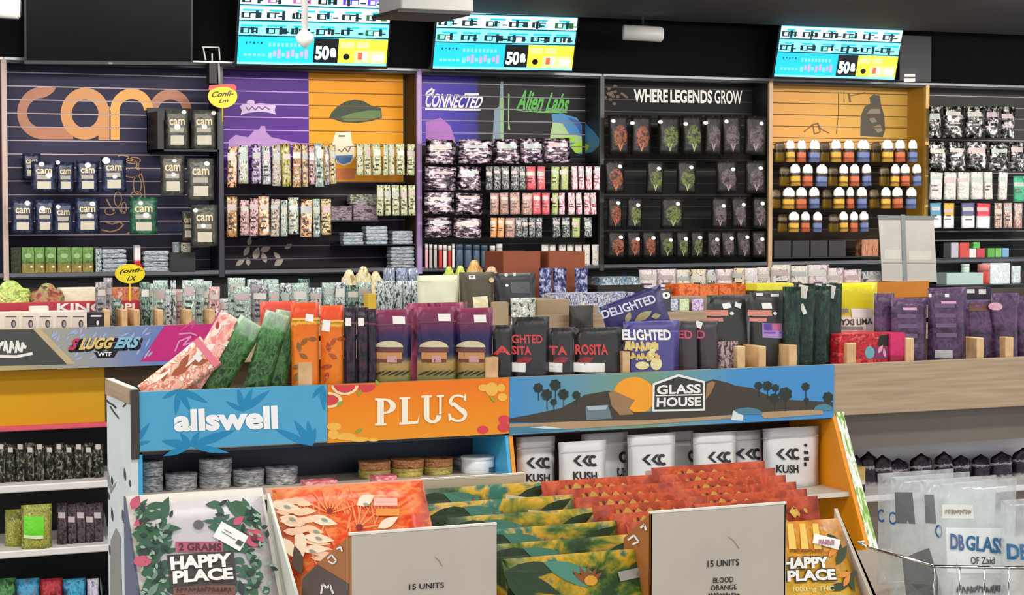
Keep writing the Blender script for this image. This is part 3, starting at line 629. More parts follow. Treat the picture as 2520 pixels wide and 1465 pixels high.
for k, (x0, x1, c) in enumerate([(1046, 1053, 'k'), (1056, 1064, 'g'), (1067, 1075, 'g'), (1079, 1088, 'r'), (1090, 1099, 'w'), (1102, 1110, 'r'), (1112, 1119, 'w'), (1121, 1139, 'b'), (1142, 1160, 'b'), (1163, 1180, 'b'), (1183, 1199, 'b'), (1205, 1218, 'g'), (1221, 1236, 'g')]):
    tin(x0, 600 + (k * 7) % 6, x1, 650, 10.98, TUB[c], f'{names[c]} upright tube, {ORD[k]} from left on the base shelf of violet bay', 'tubes on the base shelf', 'tube', zb=ZB + .004, name='tube', lid=TUB['w'] if c != 'b' else TUB['b'], lidf=.25)
for k, (x0, x1) in enumerate([(1332, 1350), (1352, 1368), (1375, 1393), (1395, 1412), (1414, 1432), (1434, 1452), (1456, 1474)]):
    pouch(x0, 602, x1, 650, 11.0, pack(['e0d8d0', 'b8b0a8', 'f2ece4', '8a8480'], (3, 5)), f'off-white packet, {ORD[k]} from left at right end of violet base shelf', 'off-white packets', cat='packet', name='packet', zb=ZB + .004, t=.02)
# bay 4
def P4(*c): return pack(list(c), (3, 5), base='1b1915', rad=(.36, .3), cen=(.55, .45), rough=.45)
OR4 = P4('2a1810', '6e3a24', '9a5636', '4a281a'); GR4 = P4('20240f', '4a5228', '6a7438', '343a1c'); MV4 = P4('241c1e', '4c3e42', '6a585c', '342a2e')
def row4(nm, y0, y1, L, Y=10.92):
    rr = row(4, nm, 'black slogan bay', y0, y1, Y, [(a, b, {'o': OR4, 'g': GR4, 'm': MV4}[c], {'o': 'black and orange', 'g': 'black and green', 'm': 'black and mauve'}[c]) for a, b, c in L], 'black printed pouches', 'pouch', t=.035)
    for k, (fr, it) in enumerate(rr):
        w_ = it[1] - it[0]; dx = (.25, .12, .18, .2, .15, .25, .85, .8, .7, .8)[k % 10] if nm == 'top row' else .78
        dot(fr, it[0] + w_ * dx, y0 + 14 + (k * 5) % 8, 5.5)
        txt(fr, 'V', (it[0] + w_ * .42, y0 + (y1 - y0) * .72, it[0] + w_ * .68, y0 + (y1 - y0) * .93), {'o': mat('a8604a', .5), 'g': mat('8a9468', .5), 'm': mat('8a7678', .5)}['ogm'[[OR4, GR4, MV4].index(it[2])]], .002, .04)
row4('top row', 284, 380, [(1498, 1549, 'o'), (1552, 1601, 'o'), (1617, 1673, 'g'), (1678, 1731, 'g'), (1732, 1775, 'm'), (1777, 1825, 'm'), (1830, 1883, 'm')])
row4('second row', 396, 476, [(1488, 1538, 'o'), (1588, 1632, 'g'), (1664, 1713, 'g'), (1762, 1817, 'm'), (1833, 1884, 'm')])
row4('third row', 486, 562, [(1493, 1531, 'o'), (1540, 1580, 'g'), (1624, 1682, 'g'), (1750, 1790, 'm'), (1800, 1840, 'm'), (1850, 1886, 'm')])
row4('bottom row', 570, 634, [(1493, 1539, 'o'), (1542, 1578, 'o'), (1580, 1617, 'o'), (1621, 1660, 'g'), (1663, 1696, 'g'), (1698, 1731, 'g'), (1738, 1773, 'm'), (1775, 1809, 'm'), (1812, 1848, 'm'), (1850, 1884, 'm')])
# bay 5
def P5(c, d): return pack(None, bands=[(0, c), (.18, d), (.26, c), (.42, c), (.46, '2c2018'), (.58, '3a2a20'), (.62, 'efe6d8'), (1, 'fbf6ee')], wob=.1, rough=.35)
YE, RE, BL = P5('d9a838', '5a3a10'), P5('c86a40', '7a2c18'), P5('6c7ca8', '2c3450'); DY = pack(None, bands=[(0, '8a6a1c'), (.45, '94721f'), (.5, '1c140a'), (.6, '2a1e10'), (.66, '7a6a50'), (1, '6a5a44')])  # DY: the yellow film darkened, shade of the set-back pouches in its colours
for nm, y0, y1, gs in (('top row', 344, 399, ((1934, 1960, 1987, 2018), (2044, 2074, 2106, 2141), (2170, 2202, 2232, 2259))), ('second row', 404, 458, ((1945, 1974, 2004, 2037), (2064, 2090, 2119, 2146), (2191, 2216, 2243, 2269))), ('third row', 461, 513, ((1925, 1958, 1988, 2018), (2050, 2083, 2106, 2134), (2167, 2196, 2226, 2256))), ('bottom row', 521, 571, ((1940, 1970, 1997, 2023), (2066, 2091, 2114, 2138)))):
    its = []
    for g in gs:
        its += [(g[0], g[1] - 3, YE, 'yellow'), (g[1], g[2] - 3, RE, 'orange red'), (g[2] + 2, g[3], BL, 'slate blue')]
    row(5, nm, 'tan bay', y0, y1, 10.9, its, 'white-topped small pouches', 'small pouch', t=.03, rnd=.35)
    row(5, nm + ' set back left of each trio', 'tan bay', y0 + 6, y1, 11.02, [(g[0] - 28, g[0] - 2, DY, 'shaded-yellow') for g in gs], 'shaded yellow pouches set back', 'small pouch', t=.03, rnd=.2)
z = ledge(5, 1903, 2165, 632, 11.0)
for k, x in enumerate((1905, 1950, 1995, 2040)): carton(x, 592, x + 42, 631, 11.0, .1, mat('2a2824', .4), f'low dark carton, {ORD[k]} from left at the foot of tan bay', 'dark cartons', zb=z)
fr = carton(2121, 590, 2162, 630, 11.0, .08, pack(['a86a48', 'c89070', '7a4428'], (12, 1)), 'brown striped carton beside the hanging white booklet', zb=z)
# bay 6
CLR = clearplastic('bag_clear', 'd8d8d4', .55); SLV = pack(['080808', '1c1c1c', '4a4a48', '9a9892', 'e8e6e0'], (3, 4), rough=.22, metal=.3)
B6n = 'grey bay'
row(6, 'top row', B6n, 262, 340, 10.92, [(a, b, SLV, 'glossy black and silver') for a, b in ((2286, 2317), (2322, 2372), (2375, 2420), (2424, 2460), (2462, 2497))], 'glossy bags', 'bag', t=.04)
row(6, 'second row', B6n, 350, 421, 10.92, [(a, b, SLV, 'glossy black and silver') for a, b in ((2286, 2330), (2335, 2377), (2380, 2431), (2434, 2482), (2485, 2522))], 'glossy bags', 'bag', t=.04)
WHS = pack(['d8d2c8', 'efeae2', 'a8a29a', 'f6f2ec'], (3, 5))
row(6, 'third row', B6n, 424, 491, 10.92, [(a, b, WHS, 'off-white') for a, b in ((2286, 2319), (2322, 2353), (2355, 2386), (2389, 2420), (2422, 2443), (2455, 2478))] + [(2493, 2524, pack(['3a9a70', '58b88c', '2a7a58'], (3, 4)), 'sea green', 10, 6)], 'pale bags', 'bag', t=.03)
def two(c, d='f2f0ee'): return pack(None, bands=[(0, d), (.48, 'ffffff'), (.5, c), (1, c)], wob=.02)
row(6, 'fourth row', B6n, 500, 562, 10.93, [(2289, 2318, two('5c8eaa'), 'blue topped'), (2321, 2349, two('d8a848'), 'yellow topped'), (2365, 2400, two('6a6488'), 'purple topped'), (2402, 2437, two('d84858'), 'red topped')] + [(a, b, pack(['3a3432', 'f0e8e0', 'c86a58', '8a8078'], (6, 3)), 'white and brown') for a, b in ((2446, 2468), (2470, 2492), (2494, 2516))], 'square topped packets', 'packet', t=.02)
ledge(6, 2284, 2540, 590, 10.99, 'shelf', mat('57534e', .5)); ledge(6, 2284, 2540, 568, 10.99, 'shelf', mat('57534e', .5))
z = ledge(6, 2284, 2540, 634, 10.96, 'shelf', mat('2a2a2c', .4))
for k, (x0, y0, x1, c, nm) in enumerate([(2322, 597, 2338, '1c1c20', 'black'), (2341, 597, 2359, 'b8b4bc', 'grey'), (2362, 597, 2386, 'c8483c', 'red'), (2386, 612, 2403, 'e0dcd8', 'white'), (2404, 612, 2424, 'c83c48', 'crimson'), (2431, 611, 2448, '5ca848', 'green'), (2450, 611, 2465, '78b858', 'light green'), (2467, 611, 2483, '7aa8d0', 'light blue')]):
    carton(x0, y0, x1, 631, 10.98, .05, mat(c, .4), f'little {nm} box on the shelf right of the white booklet', 'little coloured boxes', zb=z)
fr = carton(2396, 596, 2412, 612, 10.99, .04, mat('5cb050', .4), 'little bright green box on top of the white box', 'little coloured boxes', zb=at(2395, 612, 10.98).z)
zl = ledge(6, 2284, 2540, 700, 10.9, 'shelf', mat('3a3a3e', .4))
carton(2330, 672, 2422, 699, 10.92, .12, mat('b8cfc8', .4), 'pale mint box low on the shelf right of the booklet', zb=zl)
carton(2437, 648, 2486, 699, 10.92, .1, pack(['e8ecec', 'c8d8d8', 'f6f8f8'], (3, 3)), 'white carton with faint print on the low right shelf', zb=zl)
fr = tin(2408, 650, 2432, 699, 10.95, mat('c8483c', .35), 'red and pink bottle between mint box and white carton', None, 'bottle', zb=zl, name='bottle', lid=mat('e89088', .4), lidf=.4)
tin(2366, 650, 2384, 674, 10.97, mat('cfe0d8', .3), 'small pale bottle standing on the mint box', None, 'bottle', zb=at(2370, 672, 10.92).z, name='bottle')
pouch(2488, 655, 2512, 699, 10.93, pack(['e8eeee', 'a8bcbc', 'f4f8f8'], (3, 3)), 'small white pouch at right end of the low shelf', zb=zl)
# ---------------------------------------------------------------- screens
SCR = {k: mat(v, .3, 0, e * .72) for k, v, e in (('cy', '22bce8', .5), ('cl', '86e4f0', .55), ('wh', 'd4f4f6', .6), ('dk', '12343e', .15), ('bl', '16181c', .1), ('ye', 'f4d640', .52), ('yl', 'f8ea8c', .56), ('pu', '6a3ad8', .45), ('lv', 'b0a0ee', .5), ('pk', 'b85aa4', .42), ('rd', 'e06050', .42), ('gr', '1e6a40', .3))}
def screen(bl, br, tl, label, k, lit=True):
    """picture corners (px, py, Y) of the lit surface"""
    pb, pr, pt = at(*bl), at(*br), at(*tl)
    def b(w, h):
        bm = bmesh.new(); bm_box(bm, -w / 2 - .012, w / 2 + .012, .004, .045, -.016, h + .012)
        bmesh.ops.bevel(bm, geom=bm.edges[:], offset=.003, segments=1, affect='EDGES'); return me_of(bm), None, 0
    fr = place('wall_screen', pb, pr, pt, b, mat('0a0a0c', .35), label, 'screen', 'screens above the slatwall' if lit else None)
    q = lambda u, v: None
    V = [(-fr.w / 2, 0.002, 0), (fr.w / 2, 0.002, 0), (fr.w / 2, 0.002, fr.h), (-fr.w / 2, 0.002, fr.h)]
    dp = fix_plane(V, [(0, 1, 2, 3)], 'display_panel', SCR['cy'] if lit else mat('060608', .3, spec=.12), fr)
    bm = bmesh.new(); bm_box(bm, -.12, .12, .045, .2, fr.h * .3, fr.h * .6); link('wall_mount', me_of(bm), BLACK, fr.obj)
    if not lit:
        bm = bmesh.new(); bm_box(bm, -fr.w / 2 - .014, fr.w / 2 + .014, -.004, .01, -.02, -.004); link('bottom_bezel', me_of(bm), mat('4a4c52', .3, .5), fr.obj)
        bm = bmesh.new(); bm_box(bm, -.012, .012, -.006, 0, -.018, -.008); link('maker_badge', me_of(bm), STEEL, fr.obj)
        return fr
    W, H = fr.w, fr.h; fr = sub(fr, dp)
    def R(x0, z0, x1, z1, off=.001): return [(-W / 2 + W * x0, -off, H * z0), (-W / 2 + W * x1, -off, H * z0), (-W / 2 + W * x1, -off, H * z1), (-W / 2 + W * x0, -off, H * z1)]
    parts = {}
    def put(c, *a, off=.001): parts.setdefault((c, off), []).append(R(*a, off=off))
    rg = random.Random(k)
    put('cl', 0, .0, 1, .025, off=.0005)
    put('bl', .50, .03, .665, .30); put('ye', .665, .03, 1, .30)
    for a in (.78, .885): put('yl', a - .004, .03, a + .1, .17, off=.0014)
    put('yl', .68, .2, .77, .27, off=.0014); put('yl', .79, .2, .87, .27, off=.0014); put('wh', .90, .06, .98, .13, off=.002); put('rd', .80, .07, .83, .15, off=.002); put('wh', .835, .06, .86, .16, off=.002)
    for q_ in range(9):
        put('lv' if q_ % 3 else 'cl', .2 + q_ * .03, .07 + .02 * (q_ % 2), .222 + q_ * .03, .13 + .02 * (q_ % 3)); put('cl', .2 + q_ * .028, .2, .215 + q_ * .028, .24)
    for q_ in range(5): put('cl', .04 + q_ * .03, .09, .06 + q_ * .03, .115); put('dk', .05 + q_ * .025, .225 + .01 * (q_ % 2), .058 + q_ * .025, .25)
    # rows of goods over the deal strip
    for j, (z0, cc) in enumerate(((.32, 'cl'), (.49, 'wh'), (.66, 'wh'), (.83, 'wh'))):
        put(cc, 0, z0, 1, z0 + .15)
        put('dk', 0, z0 - .012, 1, z0, off=.0018)
        for q_ in range(6):
            x0 = .01 + q_ * .166; c = 'dk' if rg.random() < .55 else rg.choice(['bl', 'dk', 'gr'])
            if j > 1 and q_ > 3: c = 'pu'
            if j == 2 and q_ in (1, 2): c = 'pk'
            if j == 3 and q_ in (1, 3): c = rg.choice(['rd', 'pk'])
            put(c, x0, z0 + .02, x0 + rg.uniform(.08, .14), z0 + .085, off=.0014)
            put(cc, x0 + .02, z0 + .03, x0 + .05, z0 + .075, off=.002); put('cl' if rg.random() < .5 else 'wh', x0 + .06, z0 + .01, x0 + .1, z0 + .07, off=.002)
            xq = x0 + rg.uniform(.02, .1); put('dk', xq, z0 + rg.uniform(.0, .03), xq + .02, z0 + rg.uniform(.09, .11), off=.0024); put('cy' if j < 2 else 'cl', x0 + rg.uniform(0, .04), z0 + .095, x0 + rg.uniform(.1, .15), z0 + .118, off=.0024)
            xq = x0 + rg.uniform(.05, .13); put('dk', xq, z0 + .035, xq + .035, z0 + .05, off=.0026)
    for (c, off), qs in parts.items():
        V = [v for q4 in qs for v in q4]; fix_plane(V, [(4 * i, 4 * i + 1, 4 * i + 2, 4 * i + 3) for i in range(len(qs))], 'menu_tile', SCR[c], fr)
    V, Fs = text_geo('50', .05, 0); fix_plane([(-W / 2 + W * (.51 + .095 * u), -.003, H * (.06 + .16 * v)) for u, v in V], Fs, 'menu_lettering', SCR['wh'], fr)
    V, Fs = text_geo('a', .05, 0); fix_plane([(-W / 2 + W * (.612 + .04 * u), -.003, H * (.09 + .11 * v)) for u, v in V], Fs, 'menu_lettering', SCR['wh'], fr)
    V = [(-W / 2 + W * (.722 + .022 * math.cos(a / 10 * 2 * math.pi)), -.003, H * (.1 + .035 * math.sin(a / 10 * 2 * math.pi))) for a in range(10)]
    fix_plane(V, [tuple(range(10))], 'menu_badge', SCR['bl'], fr)
    return fr
screen((583, 157, 10.82), (950, 163, 10.82), (590, -68, 10.68), 'lit menu screen behind the white hanging rod', 3)
screen((1065, 168, 10.82), (1407, 174, 10.82), (1072, -42, 10.68), 'lit menu screen above the violet bay', 5)
screen((1905, 188, 10.82), (2201, 196, 10.82), (1916, -8, 10.68), 'lit menu screen above the tan bay at right', 9)
screen((66, 148, 10.82), (470, 151, 10.82), (66, -110, 10.74), 'large dark switched-off screen above the copper letters', 2, False)
# dark boxes behind the right screen, small black device
fr = carton(2214, 88, 2292, 203, 10.92, .08, mat('050506', .4), 'black flat panel beside the right menu screen', 'panel', cat='panel', name='flat_panel', zb=ZT + .014)
fr = carton(2214, 168, 2258, 203, 10.86, .05, mat('1c1c1e', .4), 'little black device with two white tags under the flat panel', None, 'device', zb=ZT + .014, name='device')
poly(fr, 'white_tag', [R4(2225, 182, 2252, 189), R4(2224, 193, 2252, 201)], WHITE, .001)
# ---------------------------------------------------------------- ceiling things
def spot(px0, px1, py, Y, r, label, dz):
    a, b = at(px0, py, Y), at(px1, py, Y); o = empty('track_spotlight', (a + b) / 2, label, 'spotlight', 'white cylinder spotlights')
    d = Vector((b.x - a.x, -.06, -.01)); c = Vector(o.location)
    tube('lamp_body', [c - d / 2, c + d * .42, c + d / 2], [r, r, r * .97], mat('c9c7c2', .4), o, 18)
    tube('lamp_rim', [c + d * .5, c + d * .53], [r * .86, r * .82], mat('e8e6e0', .4), o, 18); tube('lamp_lens', [c + d * .53, c + d * .535], r * .6, mat('b4b2ac', .2), o, 16)
    tube('stem', [c + Vector((0, 0, r * .8)), c + Vector((0, 0, dz))], .008, BLACK, o, 8)
spot(1540, 1622, 82, 10.45, .046, 'white cylinder spotlight between two menu screens', .2)
spot(-60, 44, 18, 9.6, .052, 'white cylinder spotlight at the top left corner', .3)
# hanging rod with a cone end
o = empty('hanging_rod', at(752, 100, 6.5), 'white hanging rod with cone tip in front of a menu screen', 'pendant')
p = at(750, 86, 6.5); WG = mat('fffaf0', .4)
tube('rod', [p + Vector((0, 0, .0)), Vector((p.x, 6.5, 2.9))], .012, WG, o, 10)
tube('cone_tip', [p + Vector((0, 0, .012)), p + Vector((0, 0, -.006)), p + Vector((0, 0, -.022)), p + Vector((0, 0, -.046))], [.018, .033, .028, .004], WG, o, 14)
# ceiling unit
o = empty('ceiling_projector', at(1066, 20, 8.2), 'pale grey box unit hanging from the ceiling at top centre', 'projector')
a, b = at(972, 10, 8.2), at(1166, 10, 8.2); z0 = at(1066, 26, 8.2).z
box('housing', a.x + .03, b.x, 8.2, 8.5, z0, z0 + .16, mat('bdbab4', .5), o, .006); box('underside', a.x, b.x - .03, 8.16, 8.52, z0 - .02, z0 - .002, mat('3a3936', .5), o, .004); tube('drop_pole', [((a.x + b.x) / 2, 8.35, z0 + .15), ((a.x + b.x) / 2, 8.35, 2.9)], .025, BLACK, o)
# bracket on the header ledge and round yellow price signs
o = empty('wire_bracket', at(522, 153, 10.9), 'small white metal bracket beside the dark screen', 'bracket')
def seg(o, name, pts, Y, r, m): return tube(name, [at(x, y, Y) for x, y in pts], r, m, o, 6)
WM = mat('e4e2de', .35)
for pts in ([(497, 116), (540, 117)], [(500, 117), (506, 148)], [(539, 118), (541, 148)], [(522, 132), (522, 150)]): seg(o, 'frame_bar', pts, 10.9, .005, WM)
box('shelf_clip', at(462, 152, 10.9).x, at(580, 152, 10.9).x, 10.88, 10.99, at(520, 155, 10.9).z, at(520, 151, 10.9).z, WM, o)
seg(o, 'drop_post', [(538, 152), (540, 205)], 10.9, .007, mat('b8b6b4', .35))
box('drop_block', at(514, 170, 10.9).x, at(532, 170, 10.9).x, 10.89, 10.96, at(520, 205, 10.9).z, at(520, 156, 10.9).z, BLACK, o)
YEL = mat('f4dc1c', .5, 0, 0)
def burst(cx, cy, rx, ry, Y, label, lines, stick, zb):
    o = empty('price_sign', at(cx, cy + ry, Y), label, 'price sign', 'round yellow price signs')
    fr = Fr(o.location, (1, 0, 0), (0, 0, 1), o)
    pts = ell(cx, cy, rx, ry, 22); bm = bmesh.new(); f = [fr.p(x, y, 0) for x, y in pts]
    v0 = [bm.verts.new(p_) for p_ in f]; v1 = [bm.verts.new(p_ + Vector((0, .004, 0))) for p_ in f]; bm.faces.new(v0); bm.faces.new(v1[::-1])
    for k in range(22): bm.faces.new((v0[k], v1[k], v1[(k + 1) % 22], v0[(k + 1) % 22]))
    bmesh.ops.recalc_face_normals(bm, faces=bm.faces[:]); link('disc', me_of(bm), YEL, o)
    for s, q in lines: txt(fr, s, q, BLACK, .001, .02, .3, 'handwriting')
    a = at(cx, cy + ry, Y)
    tube('stick', [a + Vector((0, .005, .02)), Vector((a.x, Y + .005, zb))], .004, mat('d8b81c', .5), o, 6)
    return o, fr
o, fr = burst(548, 237, 36, 29, 10.86, 'yellow round sign with red top on the post by the purple bay', [('Confi-', ((520, 240), (575, 236), (522, 226), (576, 222))), ('Lm', ((538, 254), (562, 252), (540, 243), (562, 242)))], 0, at(548, 300, 10.86).z)
poly(fr, 'red_cap', [[(513, 222), (515, 210), (550, 207), (576, 207), (582, 214), (580, 224), (560, 214), (535, 214), (520, 222)]], mat('e0564e', .5), .0008)
YD = 7.59
o, fr = burst(320, 674, 37, 24, 7.75, 'yellow round sign on a stick among the island goods at left', [('(onfi-', ((294, 676), (352, 672), (296, 662), (352, 660))), ('1X', ((312, 692), (336, 690), (314, 680), (336, 679)))], 1, .985)
poly(fr, 'red_cap', [[(336, 658), (345, 648), (352, 660), (357, 668)]], mat('c8382c', .5), -.001)
# white booklet
o = empty('booklet', at(2235, 694, 9.2), 'open white two-page booklet in a clear stand at right', 'booklet')
fr = Fr(o.location, (1, 0, 0), (0, 0, 1), o)
def slab(name, pts, m, off, th, o, fr):
    bm = bmesh.new(); f = [fr.p(x, y, off) for x, y in pts]; n = len(f)
    v0 = [bm.verts.new(p_) for p_ in f]; v1 = [bm.verts.new(p_ + Vector((0, th, 0))) for p_ in f]; bm.faces.new(v0); bm.faces.new(v1[::-1])
    for k in range(n): bm.faces.new((v0[k], v1[k], v1[(k + 1) % n], v0[(k + 1) % n]))
    bmesh.ops.recalc_face_normals(bm, faces=bm.faces[:]); return link(name, me_of(bm), m, o)
PAP = mat('d8d4ca', .6)
pg = slab('page', [(2162, 537), (2216, 533), (2224, 693), (2172, 692)], PAP, 0, .004, o, fr); slab('page', [(2226, 533), (2298, 540), (2306, 694), (2230, 693)], PAP, 0, .004, o, fr)
slab('spine', [(2216, 528), (2226, 528), (2232, 694), (2222, 694)], mat('9aa09c', .5), .006, .008, o, fr); slab('clip_bar', [(2160, 530), (2300, 532), (2299, 541), (2161, 540)], mat('8c9490', .4), .004, .01, o, fr)
poly(sub(fr, pg), 'page_strip', [R4(2176, 615, 2218, 638), R4(2236, 617, 2292, 640)], mat('e8e4d6', .6), .0012); poly(fr, 'page_line', stroke([(2172, 647), (2304, 648)], 2), mat('a8a49c', .6), .0016)
# ---------------------------------------------------------------- islands
DECK = .985; RAIL = 1.045; RB = .888
GREIGE = wood('greige_wood', '9c8468', 'b8a184', 1.2, 26); KRAFT = mat('b09878', .6)
# far island C
XC0, XC1 = at(1225, 700, 9.2).x, 9.0
o = empty('display_island', (XC0, 9.2, FL), 'far island shelf of white bags under the black slogan bay', 'display island')
box('carcass', XC0, XC1, 9.16, 9.9, FL, DECK - .02, mat('2a2826', .5), o); box('deck', XC0, XC1, 9.14, 9.92, DECK - .02, DECK, mat('4a4640', .5), o)
WPK = [(pack(['f0e4e2', 'e0c8cc', 'fbf6f4', 'b89aa0'], (3, 3)), 'white and pink'), (pack(['f0e8dc', 'd8c8b4', 'fbf8f0', '8a8478'], (3, 3)), 'cream'), (pack(['3a4048', 'e8e8e8', '6a7078'], (3, 3)), 'slate and white'), (pack(['f0e0c0', 'd8b878', 'f8f0dc', '5a4a30'], (3, 3)), 'straw and cream')]
for k, (x0, x1, c, y0) in enumerate([(1572, 1618, 0, 664), (1616, 1664, 0, 662), (1662, 1700, 1, 664), (1698, 1738, 3, 663), (1736, 1764, 2, 664), (1760, 1806, 0, 662), (1804, 1832, 3, 660), (1830, 1866, 0, 660), (1862, 1898, 1, 658), (1896, 1946, 1, 652), (1942, 1990, 1, 654), (1986, 2040, 0, 652), (2036, 2076, 0, 660), (2074, 2120, 0, 664), (2116, 2172, 2, 668)]):
    fq = pouch(x0, y0, x1, 735, 9.25 + .01 * (k % 3), WPK[c][0], f'{WPK[c][1]} standing bag, {ORD[k]} from left in the far white row', 'white bags on the far island', cat='bag', name='bag', zb=DECK, t=.05); deco(fq, x0, y0, x1, 735, DL[k % 4], DD[k % 3], k + 60)
fr = carton(1475, 682, 1572, 702, 9.25, .1, pack(['d8e0e4', '5a6468', '8ab0cc', 'f0f0f0'], (8, 2)), 'low white and blue printed carton left of the far white bags', zb=DECK + .04)
carton(1470, 702, 1585, 730, 9.22, .14, mat('2c2622', .5), 'dark low carton under the white and blue printed carton', zb=DECK)
fr = carton(1238, 620, 1330, 690, 9.3, .25, mat('9a5030', .6), 'brown cardboard box, left of the two below the violet bay', 'brown cardboard boxes', zb=DECK)
fr2 = carton(1350, 620, 1440, 690, 9.3, .25, mat('9a5030', .6), 'brown cardboard box, right of the two below the violet bay', 'brown cardboard boxes', zb=DECK)
fr = carton(2090, 694, 2287, 740, 9.18, .3, mat('e08c24', .5), 'bright orange carton under the white booklet', zb=DECK)
for k, x in enumerate((1326, 1361, 1414)):
    fr = pouch(x, 660, x + 33, 716, 9.2, pack(['23224a', '3a4078', '8a90c0', 'd8d8ec'], (3, 5)), f'navy and white pouch, {ORD[k]} from left by the brown boxes', 'navy pouches', zb=DECK, t=.05)
# middle island B
XB0, XB1 = at(-200, 850, YD).x, 7.2
o = empty('display_island', (XB0, YD, FL), 'middle island with yellow board and white shelves at left', 'display island')
box('deck', XB0, XB1, YD, YD + .7, DECK - .02, DECK, mat('6a5a48', .5), o)
box('front_rail', XB0, XB1, YD, YD + .018, RB, RAIL, GREIGE, o)
xs = at(520, 900, YD).x
box('recess_board', at(258, 1000, YD + .1).x, XB1, YD + .1, YD + .12, at(100, 1045, YD + .1).z, RB, mat('4e3e22', .6), o)  # brown stretch: the shade under the rail painted as a darker board
box('recess_board', XB0, at(258, 1000, YD + .1).x, YD + .1, YD + .12, at(100, 1045, YD + .1).z, RB, gradient('yellow_board', [(0, 'e0a818'), (.5, 'd89c1c'), (1, 'c8a030')], 'X', .8, .5, .2), o)
box('ceiling_panel', XB0, XB1, YD + .018, YD + .12, RB - .004, RB + .01, mat('5a4420', .5), o)
zy = at(100, 1045, YD + .1).z
box('pink_lip', XB0, XB1, YD + .06, YD + .12, zy - .018, zy, mat('e05a70', .45), o, .004)
box('back_panel', XB0, XB1, YD + .42, YD + .44, FL, zy - .02, mat('121416', .6), o)
box('core', XB0, XB1, YD + .44, YD + .7, FL, DECK - .02, mat('1a1a1a', .6), o)
zs1, zs2, zs3 = at(100, 1192, YD).z, at(100, 1352, YD).z, FL + .05
for zz in (zs1, zs2): box('shelf', XB0, XB1, YD, YD + .42, zz - .028, zz, mat('e8e4e2', .45), o, .004)
box('plinth', XB0, XB1, YD + .02, YD + .44, FL, zs3, mat('2a2a2a', .5), o)
# printed signs on B's rail
def panel(name, x0, x1, Y, z0, z1, m, label, cat='sign', th=.006, group=None):
    ob = box(name, x0, x1, Y - th, Y, z0, z1, m); tag(ob, label, cat, group)
    return Fr(ob.location, (1, 0, 0), (0, 0, 1), ob, x1 - x0, z1 - z0, th)
SKY = gradient('sluggers_panel', [(0, 'b8a878'), (.3, '9aa0a4'), (.6, '6a84c0'), (1, '8a90cc')], 'X', 1, .4, .5)
xl, xr = at(-190, 850, YD).x, at(525, 850, YD).x
fr = panel('rail_sign', xl, xr, YD, RB, RAIL, SKY, 'blue marbled rail sign with slanted block lettering at left', group='printed rail signs')
mid = fr
poly(fr, 'dark_panel', [[(-60, 812), (82, 811), (165, 897), (-60, 902)]], mat('4a4c4a', .45), .001)
poly(fr, 'sand_stripe', [[(82, 811), (100, 810), (186, 896), (165, 897)]], mat('c8b48c', .45), .001)
poly(fr, 'magenta_panel', [[(405, 801), (524, 797), (524, 886), (345, 890)]], mat('c8287c', .45), .001)
rgm = random.Random(4)
poly(fr, 'marble_mark', [leafp(rgm.uniform(120, 380), rgm.uniform(818, 888), rgm.uniform(20, 70), rgm.uniform(14, 34), 5) for _ in range(34)], mat('a8b4dc', .45), .0012)
poly(fr, 'marble_mark', [leafp(rgm.uniform(360, 520), rgm.uniform(810, 886), rgm.uniform(30, 60), rgm.uniform(30, 60), 5) for _ in range(8)], mat('d84a94', .45), .0016)
txt(fr, 'SLUGGERS', ((166, 868), (350, 862), (176, 834), (352, 830)), BLACK, .002, .09, .25)
txt(fr, 'S', ((166, 862), (189, 862), (176, 833), (196, 832)), mat('c83c58', .45), .003, .05, .25)
txt(fr, 'LUGG', ((193, 861), (276, 858), (200, 832), (282, 830)), mat('e8c878', .45), .003, .05, .25)
txt(fr, 'ERS', ((280, 858), (340, 856), (286, 830), (348, 828)), mat('8ac0dc', .45), .003, .05, .25)
poly(fr, 'tab', [[(230, 866), (290, 864), (280, 880), (240, 881)]], BLACK, .0025); txt(fr, 'WTF', (240, 867, 274, 877), WHITE, .0035, .03)
scrib(fr, -60, 838, 66, 870, WHITE, .003, 9, 6, 12); poly(fr, 'underline', stroke([(-40, 876), (40, 878), (80, 870)], 7), WHITE, .003)
poly(fr, 'pink_scribble', stroke([(430, 865), (440, 840), (470, 828), (450, 850), (475, 842), (455, 860)], 4) + stroke([(440, 822), (470, 820), (484, 826)], 4), mat('e890c0', .45), .003)
# goods on island B (left end)
def wdiv(o, px, y0, Y, wpx=14, dep=.3, nm='divider'):
    a = at(px, y0, Y); w_ = (at(px + wpx, y0, Y).x - a.x)
    box(nm, a.x, a.x + w_, Y, Y + dep, DECK, a.z, WOODD, o, .002)
YB2 = YD + .03
for px in (257, 300, 330, 388, 458, 515): wdiv(o, px, 763, YB2, 14)
GYB = pack(['8ab04a', 'c8d878', '6a8a3a', 'e8e88a'], (2, 5)); BRB = pack(['7a3a28', 'a86a50', '8a9a58', '5a2a20'], (2, 4))
pouch(-30, 690, 80, 760, YD + .25, GYB, 'big green and yellow bag at the left end of middle island', cat='bag', name='bag', rnd=.5, zb=DECK, t=.08)
pouch(72, 697, 160, 760, YD + .24, BRB, 'brown and green round-topped bag beside the yellow box', cat='bag', name='bag', rnd=.5, zb=DECK, t=.08)
rb = carton(-40, 744, 345, 800, YD + .16, .07, mat('b83448', .45), 'long red box with white capital letters on middle island', zb=DECK)
txt(rb, 'KING', (140, 746, 258, 768), WHITE, .001, .03); txt(rb, 'DPL', (280, 746, 342, 764), WHITE, .001, .03)
